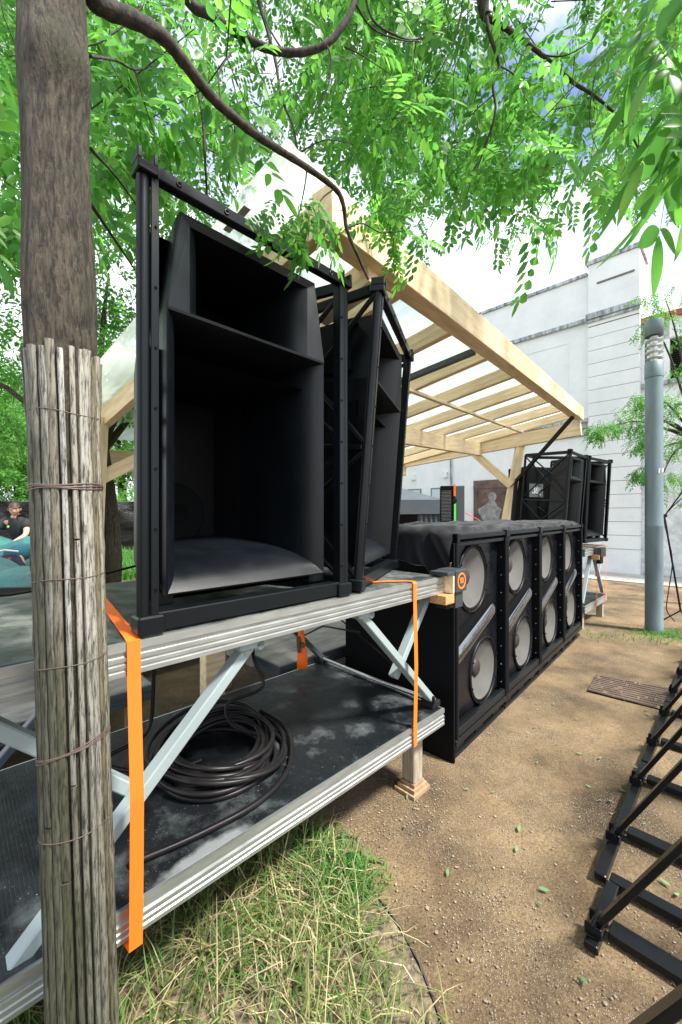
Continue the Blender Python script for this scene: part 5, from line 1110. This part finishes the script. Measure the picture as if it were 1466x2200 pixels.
# ---------------------------------------------------------------- grass, weeds, gravel, fallen leaves
def blades(name, pts, hmin, hmax, wdt, mat_, lean=.9):
    n = len(pts); base = np.array(pts); a = rng.uniform(0, 2*PI, n); h = rng.uniform(hmin, hmax, n); ln = np.abs(rng.normal(lean, .45, n)); w_ = wdt*rng.uniform(.6, 1.3, n)
    dx, dy = np.cos(a), np.sin(a); sx, sy = -dy, dx; V_ = []
    for s, ww in ((0, 1), (.4, .85), (.75, .55), (1, .08)):
        th = ln*s; r_ = h*s*np.sin(np.minimum(th, 1.5)); z = h*s*np.cos(np.minimum(th, 1.45)*.95)+.003
        for q in (-1, 1): V_.append(np.stack([base[:, 0]+dx*r_+sx*w_*ww*q/2, base[:, 1]+dy*r_+sy*w_*ww*q/2, base[:, 2]+z], 1))
    V_ = np.stack(V_, 1); F0 = np.array([(0, 1, 3, 2), (2, 3, 5, 4), (4, 5, 7, 6)]); Fi = F0[None]+(np.arange(n)*8)[:, None, None]
    return npmesh(name, V_.reshape(-1, 3), Fi.reshape(-1, 4), mat_)
M['soil'] = mat('dark_soil_litter', (.075, .055, .035), .9, noise=(40, .6, ONE, (.24, .19, .12)), bump=(90, .8, ONE, .01))
edge = [(-.24, 1.95), (-.09, 1.83), (.05, 1.67), (.13, 1.57), (.2, 1.46), (.26, 1.32), (.29, 1.19), (.33, .9), (.35, .4)]
ex = np.array([e[0] for e in edge][::-1]); ey = np.array([e[1] for e in edge][::-1])
def edgex(y): return float(np.interp(y, ey, ex))
pts = []
while len(pts) < 7500:
    x, y = random.uniform(-1.5, .42), random.uniform(.5, 2.05); d = edgex(y)-x
    if d < .0: continue
    pr_ = min(1, .12+d*2.2) if y < 1.35 else min(1, .35+d*3)
    if noise3((x*3, y*3, 0), 2.2, .4) < -.5: pr_ *= .35
    if random.random() < pr_: pts.append((x, y, .0))
tag(blades('grass', pts, .05, .22, .0050, M['grass'], 1.2), kind='stuff')
pts0 = pts; pts = [p for p in pts if random.random() < .05]
tag(blades('dry_straw', [p for p in pts0 if random.random() < .24], .08, .26, .0045, M['straw'], 1.75), kind='stuff')
tag(blades('long_grass', pts, .15, .34, .006, M['grass'], .8), kind='stuff')
wd = []
for (cx, cy, sx, sy, n) in ((.0, 1.62, .07, .06, 900), (-.12, 1.78, .07, .05, 500), (3.98, 4.98, .17, .10, 500), (3.3, 4.95, .3, .12, 120), (-3.5, 9.5, 1.2, 1.2, 2500), (3.8, 4.75, .3, .08, 120)):
    for _ in range(n): wd.append((random.gauss(cx, sx), random.gauss(cy, sy), 0))
tag(blades('ground_weeds', wd, .02, .08, .008, M['weed'], .8), kind='stuff')
wd = [(random.uniform(-8, -2), random.uniform(9, 14.5), 0) for _ in range(9000)]
tag(blades('far_grass', wd, .15, .45, .03, M['weed'], .5), kind='stuff')
o = MB().grid([[(edgex(y)+s, y, z) for s, z in ((-.003, .0), (-.003, .022), (.003, .022), (.003, .0))] for y in np.linspace(.4, 1.95, 60)], False).build('edging_strip', M['edging']); tag(o, 'curved rusty metal edging strip between the grass and the sand', 'edging')
gz_ = lambda x, y: .012*math.sin(x*1.7+y)*math.sin(y*1.3-x*.6)
MB().grid([[(lerp(-2.2, edgex(y)-.006, i/20), y, .006+gz_(lerp(-2.2, edgex(y)-.006, i/20), y)) for i in range(21)] for y in np.linspace(.2, 2.3, 30)]).build('soil', M['soil'])['kind'] = 'structure'
# gravel
n = 17000; px_ = []
while len(px_) < n:
    x, y = random.uniform(-.4, 2.6), abs(random.gauss(0, 1.0))+.9
    if y > 4.5 or (x < edgex(y)-.03 and y < 1.95): continue
    pr_ = .25+.75*(noise3((x, y, 0), 2.6, 1.1) > .1)
    if random.random() < pr_: px_.append((x, y))
ctr = np.array(px_); ico = np.array([(0, 0, 1), (.89, 0, .2), (.28, .85, .2), (-.72, .53, .2), (-.72, -.53, .2), (.28, -.85, .2)]); fi = np.array([(0, 1, 2), (0, 2, 3), (0, 3, 4), (0, 4, 5), (0, 5, 1)])
s = rng.gamma(2.0, .0009, n)+.0010; an = rng.uniform(0, 2*PI, n); st_ = rng.uniform(.6, 1.3, (n, 3))
v = ico[None]*st_[:, None]*s[:, None, None]; ca, sa = np.cos(an)[:, None], np.sin(an)[:, None]
V_ = np.stack([v[..., 0]*ca-v[..., 1]*sa+ctr[:, 0, None], v[..., 0]*sa+v[..., 1]*ca+ctr[:, 1, None], v[..., 2]*.8+.004+.012*(np.sin(ctr[:, 0]*1.7+ctr[:, 1])*np.sin(ctr[:, 1]*1.3-ctr[:, 0]*.6))[:, None]], 2)
tag(npmesh('gravel', V_.reshape(-1, 3), (fi[None]+(np.arange(n)*6)[:, None, None]).reshape(-1, 3), M['stone']), kind='stuff')
# fallen leaves
m = MB(); l, w_ = .045, .017
m.grid([[(x, -w_*.5*q, .004*abs(x/l*2-1)) , (x, 0, .0015+.004*abs(x/l*2-1)), (x, w_*.5*q, .005*abs(x/l*2-1))] for x, q in ((-l/2, .1), (-l*.25, .8), (0, 1), (l*.25, .75), (l/2, .05))])
lf = m.build('fallen_leaf', M['dryleaf']); tag(lf, 'small green leaflet fallen on the sandy ground', 'leaf', 'fallen leaflets on the sand')
spots = [(875, 1718), (1003, 1700), (1060, 1705), (870, 1785), (962, 1885), (1155, 1515), (1150, 1565), (1290, 1630), (1320, 1635), (1265, 1690), (1385, 1770), (1430, 1900), (1455, 1925), (1170, 1920), (1115, 1785), (1245, 1620), (1190, 1515), (1370, 1650), (1380, 1645), (1350, 1488), (1390, 1530), (1395, 1540), (1155, 1640), (1160, 1950), (1290, 1720), (1312, 1722), (1340, 1700), (1255, 2120), (1110, 1830), (1375, 1590), (1025, 1425), (1140, 1500), (1380, 1495), (820, 1860), (1240, 1548)]
for k, (x, y) in enumerate(spots):
    o = lf if k == 0 else lf.copy()
    if k: COL.objects.link(o)
    p = ground_at(x, y); s = random.uniform(.45, .95); o.location = (p.x, p.y, .012+.012*math.sin(p.x*1.7+p.y)*math.sin(p.y*1.3-p.x*.6)); o.rotation_euler = (random.uniform(-.2, .2), random.uniform(-.2, .2), random.uniform(0, 6.28)); o.scale = (s, s, s)
